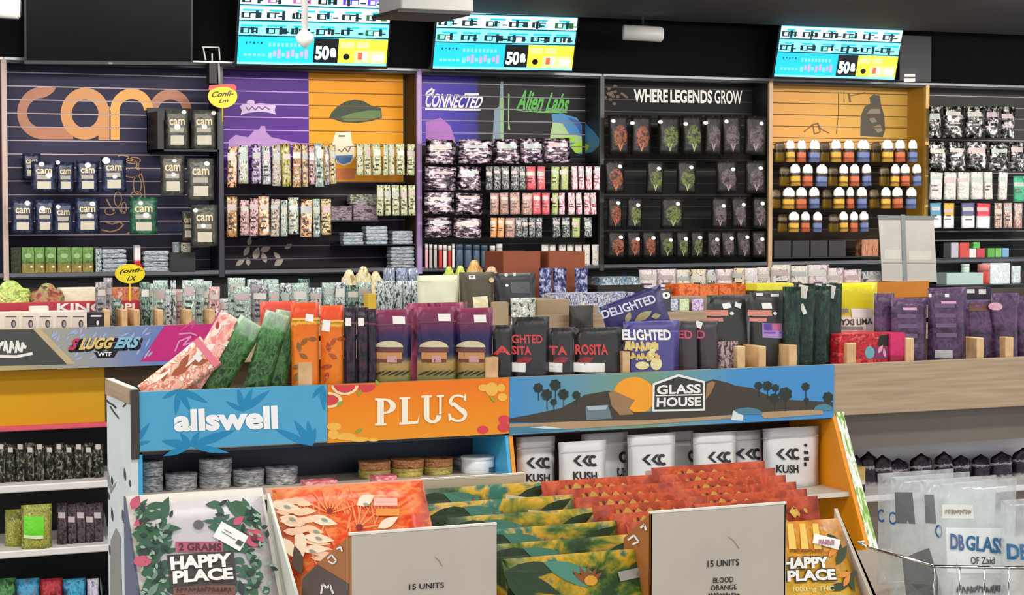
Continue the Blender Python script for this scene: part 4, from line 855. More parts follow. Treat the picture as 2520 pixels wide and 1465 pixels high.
yb = carton(150, 709, 240, 746, YD + .27, .08, pack(bands=[(0, 'd8c02c'), (.6, 'e8d840'), (.75, 'f8f4d0'), (1, 'f8f4d8')]), 'yellow and white box behind the red lettered box', zb=DECK)
carton(270, 709, 348, 746, YD + .26, .08, pack(['e88a48', 'e8a878', 'c85a40', 'f4d8c0'], (4, 3)), 'orange and red printed box beside the yellow round sign', zb=DECK)
wb = carton(-30, 768, 214, 812, YD + .04, .08, mat('f0e2d4', .5), 'white dispenser box with a row of round holes', zb=DECK)
poly(wb, 'window_frame', [R4(x, 778, x + 34, 806) for x in (12, 54, 96, 138, 178)], mat('e2d2c4', .5), .0008); poly(wb, 'window_frame', [R4(x + 2, 778, x + 28, 781) for x in (12, 54, 96, 138, 178)], mat('6a5a54', .5), .0014)
poly(wb, 'round_hole', [ell(x, 797, 6, 10, 12) for x in (33, 75, 117, 157, 199)], mat('4a4448', .5), .0014); poly(wb, 'round_hole', [ell(x + 1, 798, 3, 7, 10) for x in (33, 75, 117, 157, 199)], mat('a8a4a4', .4), .002)
carton(75, 754, 120, 768, YD + .06, .04, mat('f0e2d4', .5), 'small white carton tab on top of the white dispenser box', zb=wb.o.z + wb.h)
db = carton(217, 770, 255, 810, YD + .04, .08, mat('2c2834', .45), 'dark box with white lamp print right of the dispenser box', zb=DECK); poly(db, 'print', [R4(224, 776, 250, 780), ell(240, 795, 3, 6, 10)], WHITE, .001)
MINT = pack(['9ab4a8', 'c8dcd0', '5a7068', 'e4f0ea'], (3, 6), rough=.25); MDK = pack(['2a3a34', '5a7468', '8aa498', '1a2422'], (3, 6), rough=.25); GPL = pack(['8a8488', 'a8a4a8', '4a464a', 'c8c4c8'], (3, 5))
ROS = pack(['c88a88', 'e8c0bc', '7a3a40', 'f4e0dc'], (3, 5)); BW = pack(['2c2c30', 'a8b4b4', 'e0e8e8', '5a6464'], (3, 6), rough=.25)
looks = {'m': (MINT, 'mint'), 'd': (MDK, 'dark green'), 'g': (GPL, 'grey'), 'r': (ROS, 'rose'), 'b': (BW, 'black and silver')}
FRL = [None]
LB = [(236, 262, 694, 'g'), (256, 276, 684, 'g'), (276, 298, 735, 'd'), (345, 368, 694, 'd'), (366, 376, 698, 'm'), (378, 412, 690, 'm'), (408, 420, 712, 'b'), (420, 432, 690, 'b'), (432, 452, 712, 'r'), (450, 480, 690, 'm'), (478, 500, 688, 'm'), (498, 520, 692, 'm'), (514, 540, 706, 'r'), (536, 560, 735, 'b')]
for k, (x0, x1, y0, c) in enumerate(LB):
    FRL[0] = pouch(x0, y0, x1, 800, YD + .09 + .03 * (k % 3), looks[c][0], f'slim {looks[c][1]} pouch, {ORD[k]} from left behind the middle island dividers', 'slim pouches on middle island', zb=DECK, t=.02, jit=.01)
    deco(FRL[0], x0, y0, x1, 800, DL[k % 4], DD[k % 3], k)
# goods on island B (behind the near bags)
LC = [(562, 602, 684, 'm', .3), (576, 616, 706, 'm', .12), (610, 650, 688, 'b', .32), (617, 660, 700, 'g', .14), (650, 684, 688, 'm', .3), (662, 686, 700, 'm', .12), (690, 716, 697, 'b', .13), (716, 756, 697, 'm', .14), (735, 760, 686, 'd', .36), (760, 790, 708, 'b', .15), (794, 822, 696, 'm', .15), (822, 850, 695, 'b', .14), (852, 882, 702, 'd', .12), (880, 912, 694, 'm', .2)]
for k, (x0, x1, y0, c, d) in enumerate(LC):
    fq = pouch(x0, y0, x1, 800, YD + d, looks[c][0], f'small {looks[c][1]} pack, {ORD[k]} from left behind the green and orange pouches', 'small packs on middle island', zb=DECK, t=.025, cat='pack', name='pack', jit=.01); deco(fq, x0, y0, x1, 800, DL[k % 4], DD[k % 3], k + 30)
for k, x in enumerate((924, 946, 968, 990, 1010)):
    pouch(x, 692, x + 24, 800, YD + .14, BW, f'clear silver pack, {ORD[k]} from left beside the cream paper bag', 'clear silver packs', zb=DECK, t=.025, cat='pack', name='pack')
for k, (x0, x1, c) in enumerate([(942, 972, 'b'), (974, 1004, 'b'), (1004, 1030, 'b')]):
    pouch(x0, 660, x1, 720, YD + .5, pack(['5a6a8a', 'a8b4cc', '3a4458', 'd8dcec'], (3, 4)), f'pale blue pack, {ORD[k]} from left behind the clear silver packs', 'pale blue packs', zb=DECK, t=.03, cat='pack', name='pack')
CRB = pack(['e8dcb0', 'd8c488', 'f4ecd0', 'b09858'], (3, 3))
for k, (x0, y0, x1) in enumerate([(838, 664, 880), (872, 656, 916), (905, 668, 944)]): pouch(x0, y0, x1, 740, YD + .42, CRB, f'cream and yellow bag, {ORD[k]} of three above the mint packs', 'cream bags', cat='bag', name='bag', rnd=.4, zb=DECK, t=.06)
carton(905, 724, 926, 750, YD + .05, .05, mat('e0b83c', .5), 'small yellow carton between mint and silver packs', zb=DECK + .0)
fr = pouch(1026, 678, 1132, 810, YD + .03, mat('dcdcc0', .6, 0, 0, .3), 'large cream paper bag behind the purple pouches', cat='bag', name='bag', zb=DECK, t=.06)
poly(fr, 'fold_line', stroke([(1034, 694), (1128, 690)], 2), mat('b8b898', .6), .002)
fr = pouch(1130, 670, 1216, 820, YD + .02, mat('4a4230', .5, 0, 0, .3), 'olive brown bag with a cream tag beside the cream bag', cat='bag', name='bag', zb=DECK, t=.06)
sticker(fr, 1164, 730, 1200, 760, mat('f0e2b8', .5), -4, 'tag'); sticker(fr, 1158, 678, 1174, 688); dot(fr, 1214, 690, 7, mat('d8b890', .5))
fr = pouch(1214, 672, 1318, 800, YD + .04, mat('26262a', .4, 0, 0, .3), 'black bag with grey print beside the olive bag', cat='bag', name='bag', zb=DECK, t=.06)
poly(fr, 'print', [R4(1258, 694, 1306, 722)], mat('4a4e52', .5), .002); dot(fr, 1250, 672 + 5, 5); dot(fr, 1249, 703, 4); sticker(fr, 1268, 672, 1274, 680)
pouch(1256, 733, 1318, 800, YD + .0 - .03, pack(['3a3c34', 'd8dcd0', '8a8c80', 'f4f4f0'], (4, 5), rough=.2), 'clear pack of white pieces in front of the black bag', cat='pack', name='pack', zb=DECK, t=.04)
for k, (x0, y0, x1, m, nm) in enumerate([(1088, 656, 1122, pack(['a8b838', 'd0dc68', '7a8a28'], (3, 3)), 'lime'), (1115, 654, 1150, pack(['a8b838', 'd0dc68', 'e8e8a0'], (3, 3)), 'pale lime'), (1145, 640, 1190, pack(['c89848', 'e8c078', 'a87030'], (3, 3)), 'amber'), (1186, 656, 1232, pack(['c89070', 'e8c0a0', '8a5a40'], (4, 4)), 'peach')]):
    pouch(x0, y0, x1, 740, YD + .5, m, f'crumpled {nm} bag above the olive brown bag', 'crumpled fruit-coloured bags', cat='bag', name='bag', rnd=.4, zb=DECK, t=.06)
for k, (x0, y0, x1, dp) in enumerate([(1210, 744, 1252, .0), (1320, 738, 1402, .1), (1440, 752, 1470, .08)]): carton(x0, y0, x1, 800, YD + dp - .02, .2, KRAFT, f'plain kraft box, {ORD[k]} from left behind the black pouches', 'kraft boxes', zb=DECK)
fr = carton(1368, 722, 1562, 790, YD + .12, .12, pack(['d8dce8', '5a608a', 'a8acc8', 'f0f0f4', '3a3c5a'], (16, 3)), 'long white and violet printed carton behind the tilted purple pouch', zb=DECK)
fr = pouch(1400, 752, 1460, 800, YD - .05, mat('2a2420', .5, 0, 0, .3), 'dark crumpled bag in the kraft box', cat='bag', name='bag', zb=DECK, t=.05)
OB = pack(['e8682c', 'f08a4c', 'c84818'], (3, 3))
for k, (x0, y0, x1) in enumerate([(1662, 700, 1720), (1722, 704, 1768), (1770, 700, 1836)]): carton(x0, y0, x1, 790, YD + .2, .1, OB, f'orange carton, {ORD[k]} from left below the far white bags', 'orange cartons', zb=DECK)
fr = carton(1640, 732, 1740, 800, YD + .06, .12, mat('9a8c7c', .55), 'grey-brown open box holding small bright cards', zb=DECK)
for k, (x0, c, nm) in enumerate([(1645, '8a98c8', 'blue'), (1668, 'b8dc50', 'lime'), (1704, 'a858c8', 'purple')]): carton(x0, 736, x0 + 28, 765, YD + .03, .01, pack([c, 'f0f0f0', c], (3, 3)), f'small {nm} card in front of the grey-brown box', 'small bright cards', cat='card', name='card')
fr = pouch(1628, 714, 1652, 800, YD + .02, mat('3a3a40', .4), 'dark bag with a white letter behind the tilted purple pouch', cat='bag', name='bag', zb=DECK); txt(fr, 'o', (1630, 718, 1650, 736), WHITE, .002, .04)
fr = carton(1862, 698, 1952, 790, YD + .1, .1, pack(bands=[(0, '3a4030'), (.8, '3a4030'), (.84, 'e8dc40'), (1, 'f0e650')]), 'dark carton with a yellow lid band below far white bags', zb=DECK)
# ---------------------------------------------------------------- near island A
YA = 5.0
def atX(px, py, X):
    d = ray(px, py); return EYE + d * (X / d.x)
XA0 = at(320, 1000, YA).x; XA0b = at(340, 1000, YA).x; XA1 = 4.6
XD1 = at(1253, 1073, YA).x; XG0, XG1 = at(1262, 1070, YA).x, at(2046, 1026, YA).x
A = empty('display_island', (XA0, YA, FL), 'near island with printed rail signs and a white end panel', 'display island')
box('deck', XA0b, XA1, YA + .018, YA + .288, DECK - .02, DECK, mat('6a5a48', .5), A)
box('front_rail', XA0b, XA1, YA, YA + .018, RB, RAIL, GREIGE, A, .002)
box('core', XA0b, XA1, YA + .262, YA + .288, FL, DECK - .02, mat('1a1a1c', .6), A)
box('end_panel', XA0, XA0b - .002, YA - .004, YA + .29, FL, RAIL + .012, mat('d2d8d6', .5), A, .001)
box('end_panel_edge', XA0, XA0b, YA - .012, YA - .004, .872, RAIL + .008, mat('3a342f', .5), A, .001)
box('end_panel_cap', XA0 - .004, XA0 - .0005, YA - .004, YA + .29, RAIL - .03, RAIL + .012, GREIGE, A)
# writing and bark marks on the white end panel
fe = Fr((XA0 - .001, YA, RAIL), (0, -1, 0), (0, 0, 1), A)
fe.obj = A
def end_poly(name, polys, m, off):
    V, Fc = [], []
    for pts in polys:
        b = len(V)
        for x, y in pts:
            q = atX(x, y, XA0 - off); V.append(q - A.location)
        Fc += [tuple(b + i for i in t) for t in tessellate_polygon([[Vector((x, y, 0)) for x, y in pts]])]
    me = bpy.data.meshes.new(name); me.from_pydata([tuple(v) for v in V], [], Fc); me.update(); return link(name, me, m, A)
end_poly('scribble_print', stroke([(262, 985), (268, 992), (278, 997), (285, 1005)], 4) + stroke([(270, 1000), (280, 1015), (292, 1030)], 3) + stroke([(302, 1002), (309, 995), (306, 988)], 3), mat('2c3034', .5), .0015)
end_poly('bark_mark', [leafp(x, y, 95, l, wd) for x, y, l, wd in ((276, 1195, 24, 5), (308, 1185, 34, 5), (262, 1330, 75, 8), (277, 1285, 38, 5), (304, 1290, 38, 6), (251, 1470, 50, 5), (268, 1232, 22, 4), (271, 1370, 30, 4), (320, 1200, 20, 5))], mat('4a5054', .5), .0015)
end_poly('bark_mark', [[(270, 1465), (272, 1330), (285, 1300), (296, 1320), (300, 1465)], [(264, 1150), (272, 1190), (275, 1200), (286, 1185), (284, 1195), (272, 1215), (263, 1180)]], mat('8f8d8a', .5), .001)
# lower displays set into the near island
ZS1, ZS2 = .768, .672
def side_slab(name, pts, X, th, m, parent):
    """upright panel across the shelf: pts are (Y, z)"""
    bm = bmesh.new(); o = parent.location
    v0 = [bm.verts.new(Vector((X, y, z)) - o) for y, z in pts]; v1 = [bm.verts.new(Vector((X + th, y, z)) - o) for y, z in pts]; n = len(pts)
    bm.faces.new(v0); bm.faces.new(v1[::-1])
    for k in range(n): bm.faces.new((v0[k], v1[k], v1[(k + 1) % n], v0[(k + 1) % n]))
    bmesh.ops.recalc_face_normals(bm, faces=bm.faces[:]); return link(name, me_of(bm), m, parent)
SKB = mat('45aede', .45); ORG = mat('f3980f', .45)
s1d = empty('shelf_display', (XA0b, YA, ZS1), 'blue-sided shelf insert full of round tins under the blue sign', 'shelf display')
prof = [(YA + .002, RB - .006), (YA + .25, RB - .006), (YA + .25, .45), (YA - .1, .45)]
side_slab('side_panel', [(YA + .0, RB - .006), (YA + .25, RB - .006), (YA + .25, .45), (YA - .0, .45)], XA0b - .012, .022, SKB, s1d)
side_slab('side_panel', prof, XD1 - .012, .01, SKB, s1d)
box('back_panel', XA0b + .01, XD1 - .012, YA + .24, YA + .25, ZS1, RB - .004, mat('1c2836', .5), s1d)
box('top_panel', XA0b + .01, XD1 - .012, YA + .004, YA + .25, RB - .008, RB - .001, mat('1c2836', .5), s1d)
box('shelf', XA0b + .01, XD1 - .012, YA - .06, YA + .24, ZS1 - .014, ZS1, mat('d8cfc0', .5), s1d)
s2d = empty('shelf_display', (XG0, YA, ZS2), 'orange-sided shelf insert of white bags under the landscape sign', 'shelf display')
side_slab('side_panel', prof, XG0 - .012, .012, ORG, s2d)
side_slab('side_panel', [(YA - .0, RB + .01), (YA + .25, RB - .006), (YA + .25, .4), (YA - .25, .4)], XG1, .012, ORG, s2d)
side_slab('edge_print', [(YA - .002, RB + .012), (YA + .01, RB + .012), (YA - .24, .4), (YA - .252, .4)], XG1 + .0125, .028, pack(['f4f2ec', 'f8f6f0', '9cc860', '78a840'], (2, 7), rough=.45), s2d)
box('back_panel', XG0, XG1, YA + .24, YA + .25, ZS2, RB - .004, mat('3a2018', .5), s2d)
box('top_panel', XG0, XG1, YA + .004, YA + .25, RB - .008, RB - .001, mat('3a2018', .5), s2d)
box('shelf', XG0, XG1, YA - .1, YA + .24, ZS2 - .014, ZS2, mat('d8cfc0', .5), s2d)
# right part of the near island: board, white back, shelf
XR0 = XG1 + .042
box('recess_board', XR0, XA1, YA + .06, YA + .075, at(2300, 1092, YA + .06).z, RB, mat('6f655c', .55), A)
box('white_back', XR0, XA1, YA + .25, YA + .26, .3, at(2300, 1090, YA + .06).z, mat('d8d4d4', .5), A)
zsr = at(2150, 1220, YA).z
box('shelf', XR0, XA1, YA, YA + .25, zsr - .02, zsr, mat('e4e0de', .45), A, .003); box('lower_board', XR0, XA1, YA + .12, YA + .14, .2, zsr - .02, mat('8a7c70', .6), A)
box('plinth', XA0b, XA1, YA + .02, YA + .26, FL, .2, mat('2a2a2a', .5), A)
for px, py, wd in ((735, 893, 34), (1195, 880, 32), (1533, 866, 18), (1815, 853, 20), (1868, 853, 18), (1943, 850, 19), (2085, 845, 23), (2230, 833, 20), (2405, 832, 17), (2475, 830, 20)): wdiv(A, px, py, YA + .022, wd, .24)
# rail signs
BS = mat('4ba3cc', .45)
fr = panel('rail_sign', XA0b + .002, at(803, 1000, YA).x, YA, RB + .004, RAIL + .001, BS, 'sky blue rail sign with white rounded lettering and leaves', group='printed rail signs')
lf = []
for cx, cy, L in ((330, 1095, [(100, 70, 15), (55, 65, 16), (12, 40, 12), (140, 30, 10)]), (440, 958, [(-25, 75, 20), (-62, 60, 18), (-97, 62, 18), (-150, 45, 14)]), (598, 1012, [(150, 46, 14), (102, 54, 18), (68, 58, 18), (38, 80, 20)]), (470, 1098, [(170, 70, 24), (20, 110, 26), (60, 40, 18), (130, 40, 18), (200, 70, 20), (-10, 90, 20)]), (768, 1098, [(100, 62, 18), (125, 74, 22), (155, 100, 22), (80, 45, 14)]), (795, 948, [(-88, 60, 20), (-130, 40, 14)])):
    for a, l, wd in L: lf.append(leafp(cx, cy, a, l * 1.05, wd * .8))
bm = bmesh.new()
poly(fr, 'leaf_print', [[(min(803, max(341, x)), y) for x, y in p_] for p_ in lf], mat('0d84b4', .45), .001)
txt(fr, 'allswell', ((428, 1063), (684, 1056), (426, 1009), (682, 998)), mat('f8f8f6', .45), .002, .045)
fr = panel('rail_sign', at(804, 1000, YA).x, at(1251, 1000, YA).x, YA, RB, RAIL, gradient('orange_sign', [(0, 'ee9a28'), (.6, 'ef8a1e'), (1, 'ee7a1c')], 'Z', 6, .45, .3), 'orange rail sign with white serif capitals and fruit corners', group='printed rail signs')
def serif(fr, m, off):
    # P L U S drawn as serif capitals
    P = []
    P += [R4(928, 984, 944, 1046), [(922, 980), (950, 981), (950, 986), (922, 986)], [(922, 1042), (950, 1041), (950, 1047), (922, 1048)]] + band(944, 1000, (30, 19), (15, 14), -90, 90, 12)
    P += [R4(988, 980, 1003, 1044), [(982, 978), (1009, 977), (1009, 982), (982, 983)], [(982, 1040), (1026, 1036), (1032, 1018), (1028, 1043), (982, 1046)]]
    P += [R4(1042, 976, 1056, 1024), [(1036, 974), (1062, 973), (1062, 978), (1036, 979)], R4(1080, 974, 1086, 1020), [(1074, 973), (1092, 972), (1092, 977), (1074, 978)]] + band(1064, 1022, (22, 20), (9, 13), 180, 360, 12)
    P += band(1126, 988, (22, 17), (14, 12), 40, 230, 10) + band(1126, 1020, (23, 19), (15, 13), -140, 60, 10) + [[(1107, 992), (1118, 990), (1146, 1012), (1142, 1024)], [(1143, 970), (1146, 970), (1146, 988), (1140, 984)], [(1104, 1038), (1102, 1018), (1107, 1018), (1112, 1030)]]
    return poly(fr, 'lettering', P, m, off)
serif(fr, mat('fdf0d8', .45), .002)
poly(fr, 'fruit_print', [ell(806, 985, 26, 12, 14, -90, 90), ell(848, 948, 26, 18, 14, 180, 360), ell(900, 947, 24, 18, 14, 180, 360), ell(1240, 1032, 14, 10), ell(1188, 1058, 14, 10), ell(1240, 1052, 16, 12)], mat('d83a44', .45), .001)
poly(fr, 'fruit_rind', [q for q in band(806, 985, (36, 20), (27, 14), -90, 90, 10) + band(848, 948, (34, 25), (27, 19), 182, 358, 10)], mat('f2d8a8', .45), .0014)
poly(fr, 'fruit_print', [ell(822, 1050, 18, 10), ell(850, 1075, 26, 9), ell(884, 1082, 24, 6), ell(918, 1083, 14, 4), ell(820, 1070, 14, 12), ell(1210, 958, 16, 17), ell(1233, 955, 10, 10), ell(1236, 978, 12, 10), ell(1190, 955, 14, 9)], mat('f2b848', .45), .0012)
poly(fr, 'leaf_print', [leafp(828, 1000, 40, 20, 10), leafp(880, 975, 60, 18, 8), leafp(932, 950, 120, 18, 8), leafp(875, 1065, 30, 20, 8), leafp(1205, 975, -50, 22, 6)], mat('8aa838', .45), .0018)
# landscape sign
fr = panel('rail_sign', at(1252, 1000, YA).x, at(2050, 950, YA).x, YA, RB - .004, RAIL, gradient('sky_print', [(0, '4a90c8'), (.25, '6a98a0'), (.42, '7a9a78'), (.6, '6a9aa8'), (.75, '4a90c8'), (1, '4a8fca')], 'X', 1 / .98, .45), 'landscape rail sign with orange sun, hills and house badge', group='printed rail signs')
fr.obj.data.transform(Matrix.Translation((.535, 0, 0))); fr.obj.location.x -= .535; fr.o = Vector(fr.obj.location)
poly(fr, 'sun_print', [ell(1560, 975, 52, 47, 24)], mat('f6a016', .45), .0008)
poly(fr, 'hill_print', [[(1253, 1030), (1300, 1022), (1380, 1005), (1440, 972), (1480, 965), (1500, 962), (1520, 985), (1560, 1015), (1620, 1012), (1730, 1005), (1735, 940), (1755, 934), (1790, 942), (1810, 950), (1850, 955), (1900, 978), (1950, 985), (2049, 990), (2049, 1006), (1880, 1015), (1820, 1018), (1700, 1030), (1560, 1042), (1400, 1040), (1253, 1040)]], mat('3c3428', .5), .0012)
poly(fr, 'cliff_print', [[(1497, 966), (1512, 963), (1545, 978), (1562, 985), (1548, 1005), (1560, 1020), (1525, 1022), (1505, 1000)], [(1738, 945), (1752, 938), (1760, 942), (1750, 965), (1736, 985)]], mat('9a7650', .5), .0016)
poly(fr, 'shore_print', [[(1253, 1044), (1400, 1038), (1460, 1036), (1600, 1034), (1800, 1022), (1800, 1030), (1600, 1044), (1440, 1054), (1253, 1063)], [(1868, 1016), (1900, 1013), (2022, 1008), (2026, 1020), (1880, 1030)]], mat('b4936c', .5), .0016)
poly(fr, 'water_print', [[(1253, 1052), (1330, 1048), (1390, 1056), (1370, 1060), (1253, 1066)], ell(1838, 1020, 38, 17, 14, 0, 180), ell(2026, 1010, 24, 16, 12, 0, 180)], mat('4a7f94', .5), .002)
poly(fr, 'foam_print', [[(1302, 1052), (1340, 1049), (1385, 1055), (1340, 1055)], [(1798, 1034), (1804, 1010), (1816, 1018), (1828, 1022), (1828, 1036)]], mat('dfe4e4', .5), .0024)
poly(fr, 'tower_print', [[(1440, 1002), (1495, 998), (1500, 1010), (1505, 1030), (1442, 1034)]], mat('6a7c84', .5), .002); poly(fr, 'tower_print', [[(1442, 1000), (1496, 997), (1490, 1008), (1448, 1010)]], mat('a8b8c0', .5), .0024)
for x, y, r_ in ((1324, 955, 13), (1345, 972, 15), (1366, 948, 15), (1386, 971, 14), (1418, 973, 11), (1362, 990, 9), (1866, 950, 11), (1888, 950, 13), (1908, 955, 10), (1932, 970, 18), (1982, 952, 11), (2037, 978, 14), (1905, 980, 13), (1984, 985, 7)):
    n = 14; tp = []; tp.append([(x + (r_ if k % 2 else r_ * .8) * math.cos(2 * math.pi * k / n), y + (r_ if k % 2 else r_ * .85) * math.sin(2 * math.pi * k / n)) for k in range(n)]); tp += stroke([(x, y), (x + 1, y + r_ * 2.4)], 2); poly(fr, 'palm', tp, mat('1e2820', .5), .0018)
poly(fr, 'badge', [[(1604, 1013), (1605, 944), (1668, 921), (1733, 938), (1734, 1011)]], WHITE, .003); poly(fr, 'badge', [[(1609, 1008), (1610, 948), (1668, 927), (1728, 942), (1729, 1006)]], mat('2e2e2c', .45), .0036)
txt(fr, 'GLASS', ((1615, 971), (1723, 968), (1615, 948), (1723, 945)), WHITE, .0045, .035); poly(fr, 'badge', stroke([(1612, 974), (1727, 971)], 3), WHITE, .0045)
txt(fr, 'HOUSE', ((1614, 1002), (1724, 999), (1615, 979), (1723, 976)), WHITE, .0045, .035)
# ---- goods on the near island deck
def pw(bl, br, tl, m, label, group=None, cat='pouch', name='pouch', t=.04, rnd=0.):
    CNT[0] += 1; seed = CNT[0]
    def b(w_, h): me, s = pouch_mesh(w_, h, t, seed, rnd); return me, s, t
    return place(name, Vector(bl), Vector(br), Vector(tl), b, m, label, cat, group)
FLO = pack(['f0b8a0', 'f4d8c4', 'e8907c', 'd8744c', 'f8ece0'], (4, 6)); GRN = pack(['24401f', '3f6a34', '6a9a58', '182c18'], (3, 6), bands=[(0, '1c3420'), (.6, '2c5a30'), (.78, '4a8a50'), (.82, 'a8d0a8'), (1, 'dcecdc')])
yl = YA + .06
fr = pouch(0, 0, 0, 0, 0, pack(['f08a84', 'f4b0a0', 'f8d8c8', 'e87a80'], (3, 5)), 'coral pink pouch leaning behind the peach floral one', 'leaning floral pouches', quad=((438, 945, yl + .035), (512, 988, yl + .03), (545, 762, yl + .035)), t=.03)
poly(fr, 'petal_print', [leafp(x, y, a, l, wd) for x, y, a, l, wd in ((540, 800, 20, 44, 14), (520, 830, 50, 44, 16), (575, 812, -40, 36, 14), (545, 850, 10, 44, 14))], mat('f4e4d4', .45), .001)
poly(fr, 'petal_print', [leafp(x, y, a, l, wd) for x, y, a, l, wd in ((560, 838, 20, 26, 12), (535, 812, 80, 22, 10))], mat('a83c30', .45), .0015)
fr = pouch(0, 0, 0, 0, 0, FLO, 'peach floral pouch leaning far left at the island end', 'leaning floral pouches', quad=((338, 950, yl), (394, 1020, yl - .01), (492, 827, yl)), t=.025)
poly(fr, 'petal_print', [leafp(x, y, a, l, wd) for x, y, a, l, wd in ((420, 925, 30, 60, 20), (440, 915, 60, 50, 18), (470, 895, 10, 46, 18), (400, 940, 80, 36, 16))], mat('a8542c', .45), .001)
poly(fr, 'petal_print', [leafp(x, y, a, l, wd) for x, y, a, l, wd in ((370, 945, 35, 60, 10), (455, 905, 45, 60, 8), (480, 880, 40, 50, 12), (505, 862, 30, 30, 16))], mat('f8ece0', .45), .0015)
poly(fr, 'band_print', [[(476, 841), (490, 830), (543, 894), (529, 905)]], mat('ec7c8c', .45), .0018); sticker(fr, 478, 872, 498, 888, None, 45)
pouch(0, 0, 0, 0, 0, GRN, 'green pouch with mint top leaning most, beside the pink one', 'leaning green pouches', quad=((482, 955, yl + .03), (542, 991, yl + .02), (590, 772, yl + .03)), t=.03)
pouch(0, 0, 0, 0, 0, GRN, 'green pouch with mint top, middle of the three leaning ones', 'leaning green pouches', quad=((595, 960, yl + .01), (657, 978, yl), (655, 762, yl + .01)), t=.03)
pouch(0, 0, 0, 0, 0, GRN, 'green pouch with mint top, nearly upright beside the orange ones', 'leaning green pouches', quad=((648, 962, yl + .02), (704, 970, yl + .01), (676, 760, yl + .02)), t=.03)
ORN = pack(None, bands=[(0, 'd8641c'), (.3, 'e8801c'), (.6, 'e8781c'), (.78, 'e06a14'), (.8, 'e8c040'), (.83, 'd85a20'), (.86, 'e85028'), (1, 'e85a34')], wob=.08)
for k, (x0, x1, y0) in enumerate([(716, 786, 744), (788, 846, 752)]):
    fr = pouch(x0, y0, x1, 955, YA + .05 + .01 * k, ORN, f'bright orange pouch, {("left", "right")[k]} one of the orange pair', 'orange pouches', zb=DECK, t=.04, seal=mat('e8c84a', .4))
    poly(fr, 'figure_print', [leafp(x0 + 30 + 12 * math.cos(q * 2), 835 + q * 16, q * 50, 26, 12) for q in range(6)], mat('8a5a1c', .45) if k == 0 else mat('b04a18', .45), .001); sticker(fr, x0 + (38 if k == 0 else 8), 774 + 14 * k, x0 + (58 if k == 0 else 26), 792 + 24 * k, WHITE, 8)
pouch(704, 790, 732, 955, YA + .09, mat('5a1c20', .4, 0, 0, .3), 'dark maroon pouch between green and orange pouches', zb=DECK)
pouch(640, 742, 730, 955, YA + .16, mat('e0503c', .4, 0, 0, .3), 'coral red pouch behind the leaning green pouches', zb=DECK)
PUR2 = pack(None, bands=[(0, '2c3a1c'), (.2, '6a7a3c'), (.34, 'a8884c'), (.42, 'b09058'), (.45, '6a5a4a'), (.5, '20244a'), (.7, '2a2450'), (.82, '6a2c50'), (1, '8a3c58')], wob=.12); DKP = pack(['1a1a20', '2a2834', '4a2838'], (3, 6))
for k, (x0, x1, y0, m, lk) in enumerate([(847, 876, 757, DKP, 'slim dark plum'), (878, 906, 757, DKP, 'slim dark plum'), (905, 925, 760, DKP, 'slim dark plum'), (918, 1012, 762, PUR2, 'burger-print plum'), (1026, 1124, 755, PUR2, 'burger-print plum'), (1122, 1212, 758, PUR2, 'burger-print plum')]):
    fr = pouch(x0, y0, x1, 950, YA + .06 - .004 * (k % 3), m, f'{lk} pouch, {ORD[k]} from left in the plum row', 'plum pouches', zb=DECK, t=.045 if k > 2 else .025, jit=.003, seal=mat('6a3048', .4))
    if k > 2:
        cx = (x0 + x1) / 2 - 6
        poly(fr, 'bun_print', [ell(cx, 855, 34, 16, 14, 0, 180)], mat('d8c8a0', .45), .001); poly(fr, 'bun_print', [R4(cx - 36, 858, cx + 34, 868), R4(cx - 30, 884, cx + 28, 892)], mat('6a3020', .45), .0012)
        poly(fr, 'bun_print', [R4(cx - 30, 868, cx + 30, 884)], mat('c88a50', .45), .001); poly(fr, 'bun_print', [R4(cx - 8, 876, cx + 16, 892)], mat('c89898', .45), .0016)
        sticker(fr, x1 - 42, y0 + 18, x1 - 12, y0 + 36); poly(fr, 'grass_print', [leafp(cx - 38 + 16 * q, 925, 25, 34, 5) for q in range(5)], mat('1c2a14', .45), .0012)
    elif k < 2: sticker(fr, x0 + 4, y0 + 26, x0 + 18, y0 + 46)
pouch(1000, 745, 1150, 950, YA + .12, pack(['8a3858', 'a84a68', '5a2440'], (4, 2)), 'maroon pouch lying behind the burger-print plum pouches', zb=DECK)
BK = mat('201e1e', .38, 0, 0, .35); RDT = mat('c83c3c', .45)
for k, (x0, x1, y0, s1_, s2_) in enumerate([(1212, 1262, 800, None, 'A'), (1260, 1352, 780, 'GHTED', 'SITA'), (1350, 1416, 806, None, 'TA'), (1412, 1536, 806, None, 'ROSITA')]):
    fr = pouch(x0, y0, x1, 940, YA + .055 - .006 * (k % 2), BK, f'black pouch with red lettering, {ORD[k]} from left in the black row', 'black pouches with red print', zb=DECK, t=.04)
    if s1_: txt(fr, s1_, (x0 + 4, 824, x0 + 76, 846), RDT, .002, .03)
    if s2_: txt(fr, s2_, (x0 + (4 if k != 3 else 8), 852 if k < 3 else 848, x0 + (46 if k < 3 else 84), 874), RDT, .002, .04)
    if k: poly(fr, 'splash_print', [leafp(x0 + 8, 896, 20, 44, 20), leafp(x0 + 20, 900, 60, 26, 12)], mat('8a1c24', .45), .001); sticker(fr, x0 + (4 if k < 3 else 2), 893, x0 + (32 if k < 3 else 74), 916, None, 0, 'label_panel')
PUQ = mat('2f2a64', .4, 0, 0, .35); PUS = mat('4a4488', .4, 0, 0, .35)
fr = pouch(0, 0, 0, 0, 0, PUQ, 'indigo pouch tilted steeply above the violet lettered pouch', quad=((1500, 848, YA + .1), (1650, 790, YA + .1), (1466, 760, YA + .1)), t=.03)
